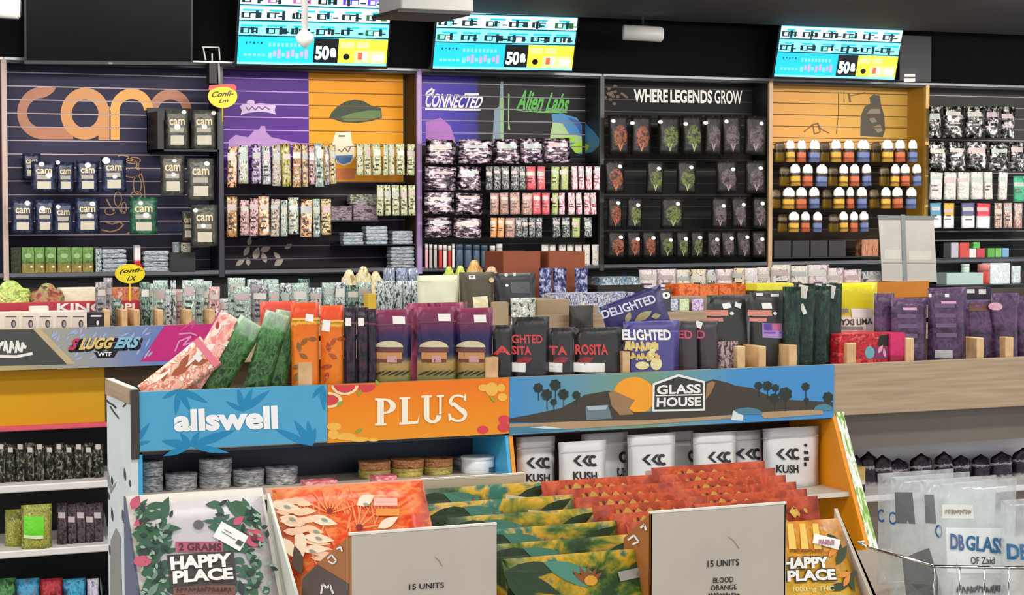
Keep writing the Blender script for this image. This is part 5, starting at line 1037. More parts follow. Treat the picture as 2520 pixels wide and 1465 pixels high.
txt(fr, 'DELIGHTED', ((1488, 786), (1618, 744), (1482, 766), (1610, 724)), mat('d8d4e8', .45), .002, .03); poly(fr, 'graphic_print', [leafp(1560, 790, 30, 50, 20), leafp(1540, 795, 70, 30, 14), leafp(1600, 780, 10, 26, 14)], mat('a89a68', .45), .002)
fr = pouch(1533, 790, 1672, 940, YA + .04, PUS, 'violet pouch with white lettering and yellow graffiti print', zb=DECK, t=.045, seal=mat('6a64a8', .4))
txt(fr, 'ELIGHTED', (1538, 812, 1654, 838), WHITE, .002, .04); scrib(fr, 1545, 840, 1622, 866, mat('e0c878', .45), .002, 7, 5, 9); scrib(fr, 1545, 868, 1622, 888, mat('d8b868', .45), .002, 7, 5, 10)
poly(fr, 'graphic_print', [ell(1612, 895, 14, 16, 12), ell(1580, 900, 16, 10, 12), leafp(1590, 890, 60, 40, 18)], mat('ece0a0', .45), .002)
for k, (x0, x1, s_) in enumerate([(1670, 1718, 'ED'), (1716, 1768, 'D')]):
    fr = pouch(x0, 790, x1, 940, YA + .06, mat('3a3038', .4, 0, 0, .35), f'dark mauve pouch, {("left", "right")[k]} of two beside the violet pouch', 'dark mauve pouches', zb=DECK, t=.04); txt(fr, s_, (x0 + 4, 814, x0 + (36 if k == 0 else 22), 834), mat('c84868', .45), .002, .03)
    if k: sticker(fr, 1717, 792, 1733, 808, None, 20)
pouch(1764, 840, 1816, 930, YA + .05, pack(['2a2426', 'c8a8a8', '6a5a5c', '4a3a40'], (3, 4)), 'small dark and pink pouch by the wooden dividers', zb=DECK)
for k, (x0, x1, y0) in enumerate([(1738, 1848, 726), (1844, 1936, 718)]):
    fr = pouch(x0, y0, x1, 940, YA + .14 - .03 * k, mat('2a2b28', .4, 0, 0, .35), f'black pouch with peach stripe, {("left", "right")[k]} of the tall pair', 'black peach-striped pouches', zb=DECK, t=.05)
    poly(fr, 'stripe_print', [R4(x0 + 4, 764, x0 + 58, 778), R4(x0 + 8, 783, x0 + 44, 792)], mat('d88a78', .45), .002); dot(fr, x0 + 66, 772, 5)
    sticker(fr, x0 + (46 if k == 0 else 36), 746, x0 + (66 if k == 0 else 60), 760, None, -12 if k == 0 else 0)
    if k == 0: sticker(fr, x0 + 76, 745, x0 + 92, 758, None, 20)
    else:
        sticker(fr, 1877, 796, 1926, 832, mat('b08ac8', .45), 2, 'flag_sticker'); poly(fr, 'flag_sticker', [R4(1881, 796, 1898, 813)], mat('5a3a98', .45), .003); poly(fr, 'flag_sticker', [R4(1900, 796, 1922, 812)], mat('c86a98', .45), .003); poly(fr, 'flag_sticker', [R4(1880, 817, 1922, 821)], mat('7a4ab8', .45), .003); sticker(fr, 1904, 724, 1924, 731); sticker(fr, 1868, 722, 1884, 729)
DG = pack(['16221c', '22382c', '1a2a22', '2c4a3a'], (3, 4))
for k, (x0, x1, y0) in enumerate([(1930, 1966, 706), (1958, 2000, 698), (1996, 2040, 704), (2026, 2066, 698)]):
    fr = pouch(x0, y0, x1, 940, YA + .07 + .015 * k, DG, f'dark green pouch, {ORD[k]} from left beside the yellow and white pouch', 'dark green pouches', zb=DECK, t=.03, jit=.012)
    if k in (1, 3): sticker(fr, x0 + 6, y0 + 4, x0 + 30, y0 + 36, mat('e0dcd0', .5), 12)
    if k == 1: sticker(fr, 1972, 748, 1982, 774, None, -22)
redb = carton(2064, 822, 2188, 940, YA + .04, .12, pack(['b81c28', 'd83038', '8a1420', 'e85a50'], (4, 4)), 'crimson box with cartoon-coloured corner under the yellow pouch', zb=DECK)
poly(redb, 'print', [[(2158, 852), (2164, 826), (2188, 824), (2186, 852)]], BLACK, .001); poly(redb, 'print', [ell(2140, 868, 12, 16, 12)], mat('6aa8b4', .45), .001); poly(redb, 'print', [R4(2152, 854, 2186, 884)], mat('7a2858', .45), .001); poly(redb, 'print', [leafp(2160, 870, 60, 24, 10), leafp(2178, 880, 100, 24, 8)], mat('e0a0b0', .45), .0015)
carton(2190, 820, 2228, 940, YA + .03, .1, pack(bands=[(0, '8a1030'), (.5, '9a1838'), (.55, 'c82860'), (1, 'd83068')]), 'magenta box right of the crimson box', zb=DECK)
fr = pouch(2060, 696, 2158, 860, YA + .19, pack(None, bands=[(0, 'e0dcd0'), (.5, 'ece8e0'), (.62, 'f2f0ea'), (.66, 'd8c81c'), (1, 'e8d820')], wob=.05), 'yellow and white pouch above the crimson box', zb=DECK, t=.05)
txt(fr, 'PYXI LIMA', ((2064, 802), (2148, 798), (2066, 786), (2148, 784)), mat('3a3c30', .5), .002, .03); poly(fr, 'print', [R4(2064, 760, 2090, 770), R4(2068, 804, 2124, 812)], mat('8a887c', .5), .002); poly(fr, 'print', [R4(2096, 760, 2150, 782)], WHITE, .002)
PP = pack(['2a1c2c', '4a3450', '6a5070', '3a2640'], (2, 5), bands=[(0, '2a1a28'), (.4, '4a3450'), (.55, '241628'), (.65, '6a4a70'), (.8, '4a3858'), (1, '6a5274')])
for k, (x0, x1, y0, d) in enumerate([(2152, 2198, 722, .12), (2194, 2278, 734, .08), (2284, 2376, 708, .07), (2376, 2446, 738, .09), (2440, 2504, 722, .07), (2496, 2560, 730, .09)]):
    fr = pouch(x0, y0, x1, 930, YA + d, PP, f'purple pouch, {ORD[k]} from left at right end of near island', 'purple pouches', zb=DECK, t=.05, jit=.005)
    w_ = x1 - x0
    if k in (1, 2): poly(fr, 'painted_shine_print', [R4(x0 + w_ * .22, y0 + 40 + q * 24, x1 - w_ * .25, y0 + 50 + q * 24) for q in range(4)], mat('665074', .4), .0015); poly(fr, 'brand_print', [R4(x0 + w_ * .4, y0 + 24 + 10 * (k == 2), x1 - w_ * .2, y0 + 30 + 10 * (k == 2))], mat('e0a8c0', .45), .002)  # paler bars: sheen of the film painted on as flat strips
    if k == 2: sticker(fr, 2302, 862, 2342, 882, mat('b8b4b4', .5)); sticker(fr, 2293, 724, 2300, 732); sticker(fr, 2332, 724, 2342, 732)
    if k == 4: poly(fr, 'brand_print', [ell(2456, 755, 16, 10, 10)], mat('d8a0b4', .45), .002)
    if k == 3: poly(fr, 'brand_print', [R4(2392, 748, 2436, 766)], mat('6a3a28', .45), .002)
fr = carton(2366, 708, 2440, 738, YA + .2, .06, mat('2a2630', .45), 'black box with white tags behind the purple pouches', zb=DECK); poly(fr, 'white_tag', [R4(2378, 712, 2398, 722), R4(2408, 712, 2426, 724)], WHITE, .001)
# ---- tins under the blue sign
TN = pack(['6e6e70', '96969a', 'bab8b8', 'd4d2d2'], (3, 4), rough=.35, metal=.1); TO = pack(['c8884c', 'a84a44', 'd8b068', '8a3a3c'], (4, 2), rough=.35); TY = pack(['b8a04c', 'd8c070', '8a8a3c'], (4, 2), rough=.35)
yt = YA + .12
def tins(x0, x1, ytop, ybot, n, m, what, group, Y=yt):
    z0 = ZS1; z1 = at((x0 + x1) / 2, ytop, Y).z; h = (z1 - z0) / n
    for k in range(n):
        a, b = at(x0, 1180, Y), at(x1, 1180, Y); r_ = (b.x - a.x) / 2
        ob = link('tin', lathe([(r_ * .94, 0), (r_ * .98, h * .08), (r_ * .98, h * .6), (r_ * .94, h * .66)]), m if not isinstance(m, list) else m[k % len(m)])
        ob.location = ((a.x + b.x) / 2 + random.uniform(-.002, .002), Y, z0 + k * h); tag(ob, (f'{["lower", "middle", "upper"][k] if n == 3 else ["lower", "upper"][k]} ' if n > 1 else '') + what, 'tin', group)
        ob.rotation_euler[2] = random.uniform(-.5, .5)
        link('lid', lathe([(r_, h * .62), (r_, h * .95), (r_ * .95, h * .99), (r_ * .3, h * .99)]), ob.data.materials[0], ob)
tins(346, 402, 1133, 1210, 2, TN, 'silver tin of the stack at far left of the blue shelf', 'silver tins')
tins(408, 486, 1163, 1208, 1, TN, 'single silver tin, second position on the blue shelf', 'silver tins')
tins(489, 569, 1126, 1205, 2, TN, 'silver tin of the tall stack mid-left on the blue shelf', 'silver tins')
tins(573, 650, 1153, 1202, 1, TN, 'single silver tin right of the tall silver stack', 'silver tins')
tins(653, 731, 1147, 1200, 1, TN, 'rightmost single silver tin on the blue shelf', 'silver tins')
tins(884, 960, 1133, 1190, 2, [TY, TO], 'orange tin of the stack left of three fruit-coloured stacks', 'fruit-coloured tins')
tins(963, 1041, 1128, 1186, 2, [TY, TO], 'orange tin of the middle fruit-coloured stack', 'fruit-coloured tins')
tins(1044, 1113, 1126, 1182, 2, [TY, TO], 'orange tin of the right fruit-coloured stack', 'fruit-coloured tins')
tins(1115, 1150, 1124, 1176, 1, TN, 'grey tin half hidden behind the white jar', 'silver tins', yt + .06)
fr = tin(1136, 1122, 1214, 1172, yt - .02, mat('eef2f4', .35), 'white jar with a small blue label under the orange sign', None, 'jar', zb=ZS1, name='jar', lid=mat('f4f6f8', .3), lidf=.22)
poly(fr, 'label', [R4(1188, 1146, 1212, 1158)], mat('4a6a84', .45), .001)
for k, (x0, y0, x1, y1) in enumerate([(925, 1172, 978, 1196), (752, 1184, 832, 1206)]):
    carton(x0, y0, x1, y1, YA - .02, .05, pack(['e05a68', 'e8848c', 'f0c0b8'], (3, 2)), f'small coral box lying in front of the tins, {("right", "left")[k]} one', 'small coral boxes', zb=ZS1)
# ---- white bags under the landscape sign
WB = mat('dcdad8', .38, 0, 0, .25)
for k, (x0, x1, y0, d) in enumerate([(1270, 1366, 1075, .06), (1374, 1492, 1086, .0), (1430, 1545, 1066, .1), (1543, 1662, 1068, .02), (1640, 1706, 1062, .14), (1704, 1812, 1064, .03), (1800, 1878, 1060, .1), (1876, 2016, 1052, .05)]):
    fr = pouch(x0, y0, x1, 1240, YA + d, WB, f'white bag with black chevron print, {ORD[k]} from left under the landscape sign', 'white chevron bags', cat='bag', name='bag', zb=ZS2, t=.05, seal=mat('bcbab8', .4))
    cx, cy = ((1320, 1140), (1436, 1135), (1511, 1126), (1605, 1132), (1680, 1124), (1766, 1126), (1838, 1118), (1934, 1118))[k]
    K = mat('141414', .5); ch = []
    s0 = 0 if k not in (2, 4) else 2
    for q in range(s0, 2):
        ch += [[(cx - 14 + q * 21 - 10, cy), (cx - 14 + q * 21 + 4, cy - 13), (cx - 14 + q * 21 + 12, cy - 13), (cx - 14 + q * 21 - 1, cy), (cx - 14 + q * 21 + 12, cy + 13), (cx - 14 + q * 21 + 4, cy + 13)]]
    ch += band(cx + 26, cy, (13, 14), (6, 7), 50, 310, 10)
    poly(fr, 'chevron_print', ch, K, .002)
    if k in (0, 1, 2): txt(fr, 'KUSH', (cx - 26 if k < 2 else cx + 6, cy + 26, cx + 32, cy + 46), K, .002, .03)
    if k == 7: txt(fr, 'KUSH', (cx - 24, cy + 26, cx + 28, cy + 46), K, .002, .03); poly(fr, 'side_print', [ell(1984, 1096, 4, 4, 8), R4(1979, 1110, 1989, 1118), R4(1978, 1126, 1990, 1134), R4(1978, 1138, 1984, 1148)], K, .002)
# ---- dark round-topped pouches on the right shelf
DPK = pack(None, bands=[(0, 'd8d4cc'), (.15, '2a1c2c'), (.5, '20141f'), (.56, 'c8b8c0'), (.6, '241824'), (1, '1e1420')], wob=.25, rough=.3)
for k, (x0, x1, y0) in enumerate([(2092, 2122, 1120), (2112, 2160, 1112), (2146, 2196, 1120), (2184, 2236, 1128), (2238, 2294, 1116), (2298, 2346, 1112), (2340, 2388, 1120), (2390, 2436, 1118), (2436, 2492, 1112), (2490, 2545, 1102)]):
    pouch(x0, y0, x1, 1215, YA + .16 + .01 * (k % 2), DPK, f'dark round-topped pouch, {ORD[k]} from left above the clear bags', 'dark round-topped pouches', zb=zsr, t=.04, rnd=.7)
fr = carton(2098, 1150, 2130, 1225, YA + .06, .06, pack(bands=[(0, '2a2024'), (.3, '2a2024'), (.34, 'e0d8d4'), (.5, 'c8b070'), (1, 'b89c58')]), 'little gold and black box by the orange side panel', zb=zsr)
# ---- goods on the lower shelves of the middle island (left)
BKP = pack(['141414', '24261f', '3a3c30', '8a8878'], (3, 6), rough=.3)
for k, x in enumerate((-10, 14, 38, 62, 86, 110, 134, 158, 182, 206, 230)):
    fr = pouch(x, 1090 + (k % 3) * 3, x + 25, 1188, YD + .1 + .01 * (k % 2), BKP, f'slim black pouch, {ORD[k]} from left on the upper white shelf', 'slim black pouches', zb=zs1, t=.025)
    sticker(fr, x + 6, 1094 + (k % 2) * 8, x + 18, 1106 + (k % 2) * 8, mat('c8c0b4', .5))
LIM = pack(['8a8c38', 'b8b850', '6a6c28', 'd0d080'], (4, 5))
fr = pouch(52, 1242, 128, 1348, YD + .04, LIM, 'lime bag with bright green label on the lower white shelf', cat='bag', name='bag', zb=zs2, t=.07); poly(fr, 'label', [R4(60, 1272, 108, 1318)], mat('6ad81c', .45), .002); poly(fr, 'label', [R4(60, 1318, 106, 1326)], mat('e0f0c0', .45), .002)
pouch(12, 1254, 60, 1348, YD + .12, LIM, 'second lime bag half hidden behind the labelled lime bag', cat='bag', name='bag', zb=zs2, t=.06)
for k, x in enumerate((140, 164, 186, 208, 228)): 
    fr = pouch(x, 1238 + (k % 2) * 3, x + 26, 1345, YD + .08, pack(['2a2428', '4a4048', '6a5a64', '3a2c3a'], (2, 5)), f'dusky purple pouch, {ORD[k]} from left beside the lime bag', 'dusky purple pouches', zb=zs2, t=.03); sticker(fr, x + 4, 1262 + (k % 2) * 10, x + 20, 1276 + (k % 2) * 10, mat('c8b8b8', .5))
for k, (x0, x1, c, nm) in enumerate([(-20, 40, ['3a6a3a', '5a9a58', '24482a'], 'green'), (40, 98, ['2a7aa8', '4aa8d0', '6a7a9a'], 'blue'), (98, 155, ['a82430', 'c83c44', '7a2030'], 'red'), (155, 212, ['2a84b0', '4ab4d8', '3a5a7a'], 'teal blue'), (214, 244, ['b8b4c8', 'e0dce8', '7a7498'], 'pale lilac')]):
    pouch(x0, 1424, x1, 1540, YD + .1, pack(c, (3, 4)), f'{nm} bag on the floor shelf at lower left', 'bags on the floor shelf', cat='bag', name='bag', zb=zs3, t=.06)
# ---------------------------------------------------------------- nearest display: card boxes of pouches
ZTB = .86
T = empty('display_table', (1.2, 2.6, FL), 'low table carrying the card boxes of pouches in front', 'table')
box('table_top', .35, 2.6, 2.12, 3.2, ZTB - .03, ZTB, mat('7a6a58', .5), T)
for x in (.42, 2.52):
    for y in (2.2, 3.1): box('leg', x - .025, x + .025, y - .025, y + .025, FL, ZTB - .03, mat('2a2a2a', .5), T)
CARD = mat('bdb3a5', .65); CARDW = mat('e8e2d6', .6)
def xz_slab(name, bl, br, tl, th, m, parent):
    ex = br - bl; w_ = ex.length; ex.normalize(); ez = tl - bl; ez -= ex * ez.dot(ex); h = ez.length; ez.normalize(); ey = ez.cross(ex)
    bm = bmesh.new(); o = parent.location
    P = [bl + ex * (a * w_) + ey * (b * th) + ez * (c * h) - o for a, b, c in ((0, 0, 0), (1, 0, 0), (1, 1, 0), (0, 1, 0), (0, 0, 1), (1, 0, 1), (1, 1, 1), (0, 1, 1))]
    v = [bm.verts.new(p_) for p_ in P]
    for f in ((0, 3, 2, 1), (4, 5, 6, 7), (0, 1, 5, 4), (1, 2, 6, 5), (2, 3, 7, 6), (3, 0, 4, 7)): bm.faces.new([v[i] for i in f])
    return link(name, me_of(bm), m, parent)
def x_slab(name, pix, X, th, m, parent):
    pts = [atX(x, y, X) for x, y in pix]; return side_slab(name, [(p_.y, max(p_.z, ZTB + .002)) for p_ in pts], X, th, m, parent)
def lean(tlp, Y, w_, h, back=.06):
    tl = at(*tlp, Y); tr = tl + Vector((w_, 0, 0)); d = Vector((0, -back, -math.sqrt(max(.0001, h * h - back * back)))); return tl + d, tr + d, tl
# box 1: floral pouch
Y1 = 2.78
b1 = empty('card_box', (at(500, 1300, Y1).x, Y1, ZTB), 'white-edged card box behind the grey floral pouch', 'card box', 'card display boxes')
bl, br, tl = at(392, 1560, 2.6), at(778, 1545, 2.6), at(313, 1224, Y1); 
tr = at(651, 1211, Y1); w1 = tr.x - tl.x
bl = Vector((tl.x, 2.6, ZTB + .006)); br = Vector((tr.x, 2.6, ZTB + .006))
ez1 = (tl - bl).normalized()
xz_slab('back_card', bl + Vector((0, .012, 0)), br + Vector((0, .012, 0)), tl + Vector((0, .012, 0)), .004, CARDW, b1)
side_slab('side_card', [(Y1 + .01, tl.z), (2.61, ZTB + .004), (Y1 + .01, ZTB + .004)], tl.x - .003, .003, mat('5a6078', .5), b1)
FLG = mat('c4bdc0', .42, 0, 0, .25)
ins = .006
fr = pw(bl + Vector((ins, 0, 0)), br - Vector((ins, 0, 0)), tl - ez1 * .012 + Vector((ins, 0, 0)), FLG, 'grey floral pouch with white block lettering at lower left', t=.018)
GL = mat('2c5a3a', .45); GD = mat('1c3230', .45); PKF = mat('c0506a', .45); SAGE = mat('6a8a78', .45)
poly(fr, 'leaf_print', [leafp(x, y, a, l, wd) for x, y, a, l, wd in ((330, 1262, 0, 90, 30), (325, 1310, -8, 100, 50), (335, 1340, -30, 70, 40), (560, 1235, -20, 75, 36), (575, 1262, 0, 70, 44), (615, 1250, -60, 60, 30), (350, 1400, 30, 50, 20), (600, 1390, -40, 60, 30), (610, 1430, -60, 50, 24), (350, 1450, 40, 60, 24))], GL, .001)
poly(fr, 'leaf_print', [leafp(x, y, a, l, wd) for x, y, a, l, wd in ((345, 1335, -60, 50, 28), (398, 1338, -70, 26, 14), (620, 1240, -80, 60, 16), (590, 1430, -80, 40, 20), (380, 1300, 40, 30, 10), (530, 1262, -10, 28, 12), (540, 1240, 30, 26, 10), (420, 1270, 70, 20, 9), (390, 1420, 60, 30, 10))], GD, .0014)
poly(fr, 'leaf_print', [leafp(x, y, a, l, wd) for x, y, a, l, wd in ((400, 1310, 50, 34, 12), (385, 1325, 20, 34, 12), (605, 1360, -50, 46, 16), (620, 1400, -80, 50, 16), (380, 1435, 80, 34, 14), (365, 1465, 50, 40, 18))], SAGE, .0018)
rgf = random.Random(11)
poly(fr, 'foliage', [leafp(rgf.uniform(326, 400) + max(0, (y_ - 1300) * .2), y_, rgf.uniform(-70, 70), rgf.uniform(24, 56), rgf.uniform(12, 24)) for y_ in [1243 + 4 * q for q in range(56)]], mat('2c5840', .45), .0009)
poly(fr, 'foliage', [leafp(rgf.uniform(540, 628) + max(0, (y_ - 1300) * .25), y_, rgf.uniform(110, 250), rgf.uniform(22, 50), rgf.uniform(10, 22)) for y_ in [1238 + 4 * q for q in range(58)]], mat('34604a', .45), .0009)
poly(fr, 'foliage', [leafp((330 if q % 2 else 590) + rgf.uniform(0, 60) + q * .5, 1250 + 5 * q, rgf.uniform(0, 360), 16, 7) for q in range(44)], mat('8aa890', .45), .0022)
poly(fr, 'foliage', [leafp((330 if q % 2 else 585) + rgf.uniform(0, 70) + q * .5, 1250 + 6 * q, rgf.uniform(0, 360), 22, 11) for q in range(36)], mat('16302a', .45), .0021)
poly(fr, 'title_block', [[(411, 1367), (575, 1356), (583, 1440), (419, 1448)]], mat('3a3230', .45), .0024)
poly(fr, 'flower_print', [leafp(325, 1250, 60, 40, 26), leafp(330, 1290, 30, 36, 18), ell(352, 1378, 22, 14, 12), ell(626, 1322, 24, 24, 12), leafp(575, 1290, 40, 34, 20)], PKF, .002); poly(fr, 'flower_print', [ell(626, 1322, 9, 9, 10), ell(352, 1380, 9, 6, 10)], mat('6a2038', .45), .0026)
poly(fr, 'hang_hole', [ell(490, 1289, 13, 12, 14)], mat('5a5a5c', .5), .002)
poly(fr, 'banner_print', [R4(432, 1333, 549, 1359)], mat('b0566c', .45), .0022); txt(fr, '2 GRAMS', (440, 1337, 545, 1356), mat('4a1828', .5), .003, .02)
for dx, m_, off, bo in ((0, mat('38302e', .45), .0028, .1), (0, WHITE, .0038, .05)):
    g = 4 if bo == .1 else 0
    txt(fr, 'HAPPY', ((420 - g, 1406 + g), (570 + g, 1396 + g), (418 - g, 1372 - g), (568 + g, 1362 - g)), m_, off, bo)
    txt(fr, 'PLACE', ((425 - g, 1440 + g), (574 + g, 1428 + g), (424 - g, 1408 - g), (572 + g, 1398 - g)), m_, off, bo)
poly(fr, 'banner_print', [R4(426, 1442, 578, 1466)], mat('7a4a40', .45), .0022); scrib(fr, 434, 1446, 570, 1461, mat('3a2420', .5), .003, 14, 2.5, 3)
PS = sticker(fr, 530, 1298, 606, 1342, WHITE, 30, 'price_sticker', .003); poly(sub(fr, PS), 'barcode', [[(586, 1328), (600, 1336), (592, 1346), (578, 1338)]], mat('4a4a4a', .5), .0036); poly(sub(fr, PS), 'barcode', stroke([(545, 1308), (580, 1330)], 2) + stroke([(552, 1303), (570, 1314)], 2), mat('6a6a6a', .5), .0036)
# box 2: orange flower pouch, white side card
Xs = tr.x + .004
b2 = empty('card_box', (Xs, 2.75, ZTB), 'card box with white side around the orange flower pouch', 'card box', 'card display boxes')
side_slab('side_card', [(Y1, at(655, 1215, Y1).z), (2.5, ZTB + .004), (Y1, ZTB + .004)], Xs, .004, mat('dfe3d6', .6), b2)
ORF = pack(['d8421c', 'e8602c', 'f08a50', 'e0501e'], (3, 6))
bl, br, tl = lean((668, 1206), 2.84, .245, .325, .18); bl.z = br.z = max(bl.z, ZTB + .006)
fr = pw(bl, br, tl, ORF, 'orange pouch with cream flower print behind a grey card', t=.02)
xz_slab('back_card', bl + Vector((-.004, .02, 0)), br + Vector((.004, .02, 0)), tl + Vector((-.004, .02, .0)), .003, mat('d8a890', .6), b2)
poly(fr, 'ray_print', [leafp(812, 1262, a, 75, 5) for a in (20, 45, 65, 85, 105, 125, 150)] + [leafp(880, 1300, a, 70, 5) for a in (10, 40, 60, 80, 100)], mat('f09058', .45), .001)
rgo = random.Random(5)
poly(fr, 'ray', [leafp(812 + rgo.uniform(-30, 120), 1240 + 12 * q, rgo.uniform(60, 120), 60, 5) for q in range(16)] + [leafp(700 + 14 * q, 1225 + rgo.uniform(-6, 10), -70 + rgo.uniform(-15, 15), 40, 4) for q in range(18)], mat('e88a54', .45), .0008)
poly(fr, 'leaflet', [leafp(x, y, -20, 20, 8) for x, y in ((700, 1240), (712, 1272), (790, 1275), (770, 1305), (775, 1322), (895, 1236), (760, 1354))], mat('8a9a88', .45), .0021)
poly(fr, 'petal', [leafp(672 + 18 * (q % 4) + 9 * (q // 4), 1230 + 24 * (q // 4), -10 + 8 * (q % 3), 46, 18) for q in range(16)] + [leafp(745 + 6 * q, 1330 + 14 * q, -8, 70, 14) for q in range(4)], mat('f0c8a4', .45), .0012)
poly(fr, 'petal_print', [leafp(x, y, a, l, wd) for x, y, a, l, wd in ((665, 1235, -10, 80, 24), (690, 1268, -20, 66, 30), (760, 1270, -15, 74, 26), (735, 1300, -80, 70, 30), (745, 1318, -10, 80, 24), (740, 1352, 0, 70, 22), (880, 1240, 30, 50, 30), (700, 1320, -60, 60, 26), (930, 1300, 30, 60, 24))], mat('f4dcc0', .45), .0015)
poly(fr, 'petal_print', [ell(813, 1255, 8, 7, 10), ell(885, 1297, 9, 8, 10)], mat('8a1418', .45), .0025); poly(fr, 'petal_print', [leafp(726, 1340, -75, 70, 22), leafp(720, 1370, -60, 50, 16)], mat('4a3420', .45), .002)
sticker(fr, 922, 1222, 980, 1242, mat('e8b0a0', .5), 0, 'label_strip'); sticker(fr, 926, 1250, 984, 1268, mat('e89038', .5), 0, 'label_strip')
# box 3: grey card backs with lettering
def greybox(x0, x1, yl, yr, Y, side, label):
    tl, tr = at(x0, yl, Y), at(x1, yr, Y); z1 = (tl.z + tr.z) / 2
    o = empty('card_box', ((tl.x + tr.x) / 2, Y, ZTB), label, 'card box', 'card display boxes')
    box('tall_card', tl.x, tr.x, Y, Y + .004, ZTB + .001, z1, CARD, o, .001)
    box('card_edge', tl.x, tr.x, Y - .0006, Y + .0045, z1, z1 + .003, CARDW, o)
    pts = [atX(x, y, tl.x) for x, y in side]
    pf = [(p_.y, p_.z) for p_ in pts] + [(pts[-1].y, ZTB + .001), (Y, ZTB + .001)]
    side_slab('side_card', pf, tl.x, .003, BRN, o); side_slab('side_card', pf, tr.x - .003, .003, CARD, o)
    box('floor_card', tl.x, tr.x, Y + .005, pts[-1].y, ZTB + .001, ZTB + .004, CARD, o)
    f = Fr((o.location.x, Y, ZTB), (1, 0, 0), (0, 0, 1), o); return o, f, tl, pts
BRN = mat('a8682e', .55)
o, f, tl, pts = greybox(860, 1222, 1320, 1290, 2.44, [(860, 1318), (742, 1422)], 'grey card box back in front of the orange flower pouch')
def x_poly(name, polys, X, off, m, parent):
    V, Fc = [], []
    for pts in polys:
        k0 = len(V); V += [atX(x, y, X - off) - parent.location for x, y in pts]; Fc += [tuple(k0 + i for i in t) for t in tessellate_polygon([[Vector((x, y, 0)) for x, y in pts]])]
    me = bpy.data.meshes.new(name); me.from_pydata([tuple(v) for v in V], [], Fc); me.update(); return link(name, me, m, parent)
x_poly('dark_panel', [[(780, 1390), (858, 1438), (858, 1500), (742, 1500), (744, 1424)]], tl.x, .0008, mat('54443c', .5), o)
x_poly('white_mark', stroke([(806, 1376), (816, 1366), (828, 1380), (820, 1388), (808, 1382)], 4) + stroke([(828, 1352), (838, 1346), (842, 1358)], 4), tl.x, .0012, WHITE, o)
x_poly('white_mark', stroke([(790, 1462), (794, 1438), (804, 1448), (812, 1440), (820, 1462)], 5), tl.x, .0014, WHITE, o)
txt(f, '15 UNITS', ((1006, 1452), (1092, 1447), (1006, 1438), (1092, 1433)), BLACK, .0015, .015); poly(f, 'scratch', stroke([(1070, 1372), (1080, 1380), (1088, 1394)], 1.6), mat('8a8278', .6), .001)
end = lambda: None
o2, f2_, tl2, pts2 = greybox(1600, 1935, 1264, 1241, 2.46, [(1600, 1264), (1535, 1325)], 'grey card box back with several lines of lettering at right')
x_poly('white_mark', stroke([(1545, 1330), (1560, 1318), (1572, 1334), (1556, 1340)], 5) + stroke([(1576, 1300), (1586, 1292), (1590, 1306)], 5), tl2.x, .0012, WHITE, o2)
txt(f2_, '15 UNITS', ((1740, 1396), (1818, 1392), (1740, 1380), (1818, 1376)), BLACK, .0015, .015); txt(f2_, 'BLOOD', ((1754, 1436), (1804, 1433), (1754, 1422), (1804, 1419)), BLACK, .0015, .01); txt(f2_, 'ORANGE', ((1748, 1454), (1812, 1451), (1748, 1441), (1812, 1438)), BLACK, .0015, .01); scrib(f2_, 1742, 1458, 1820, 1470, BLACK, .0015, 11, 2, 5)
poly(f2_, 'scratch', stroke([(1792, 1322), (1806, 1332), (1818, 1350)], 1.6), mat('8a8278', .6), .001)
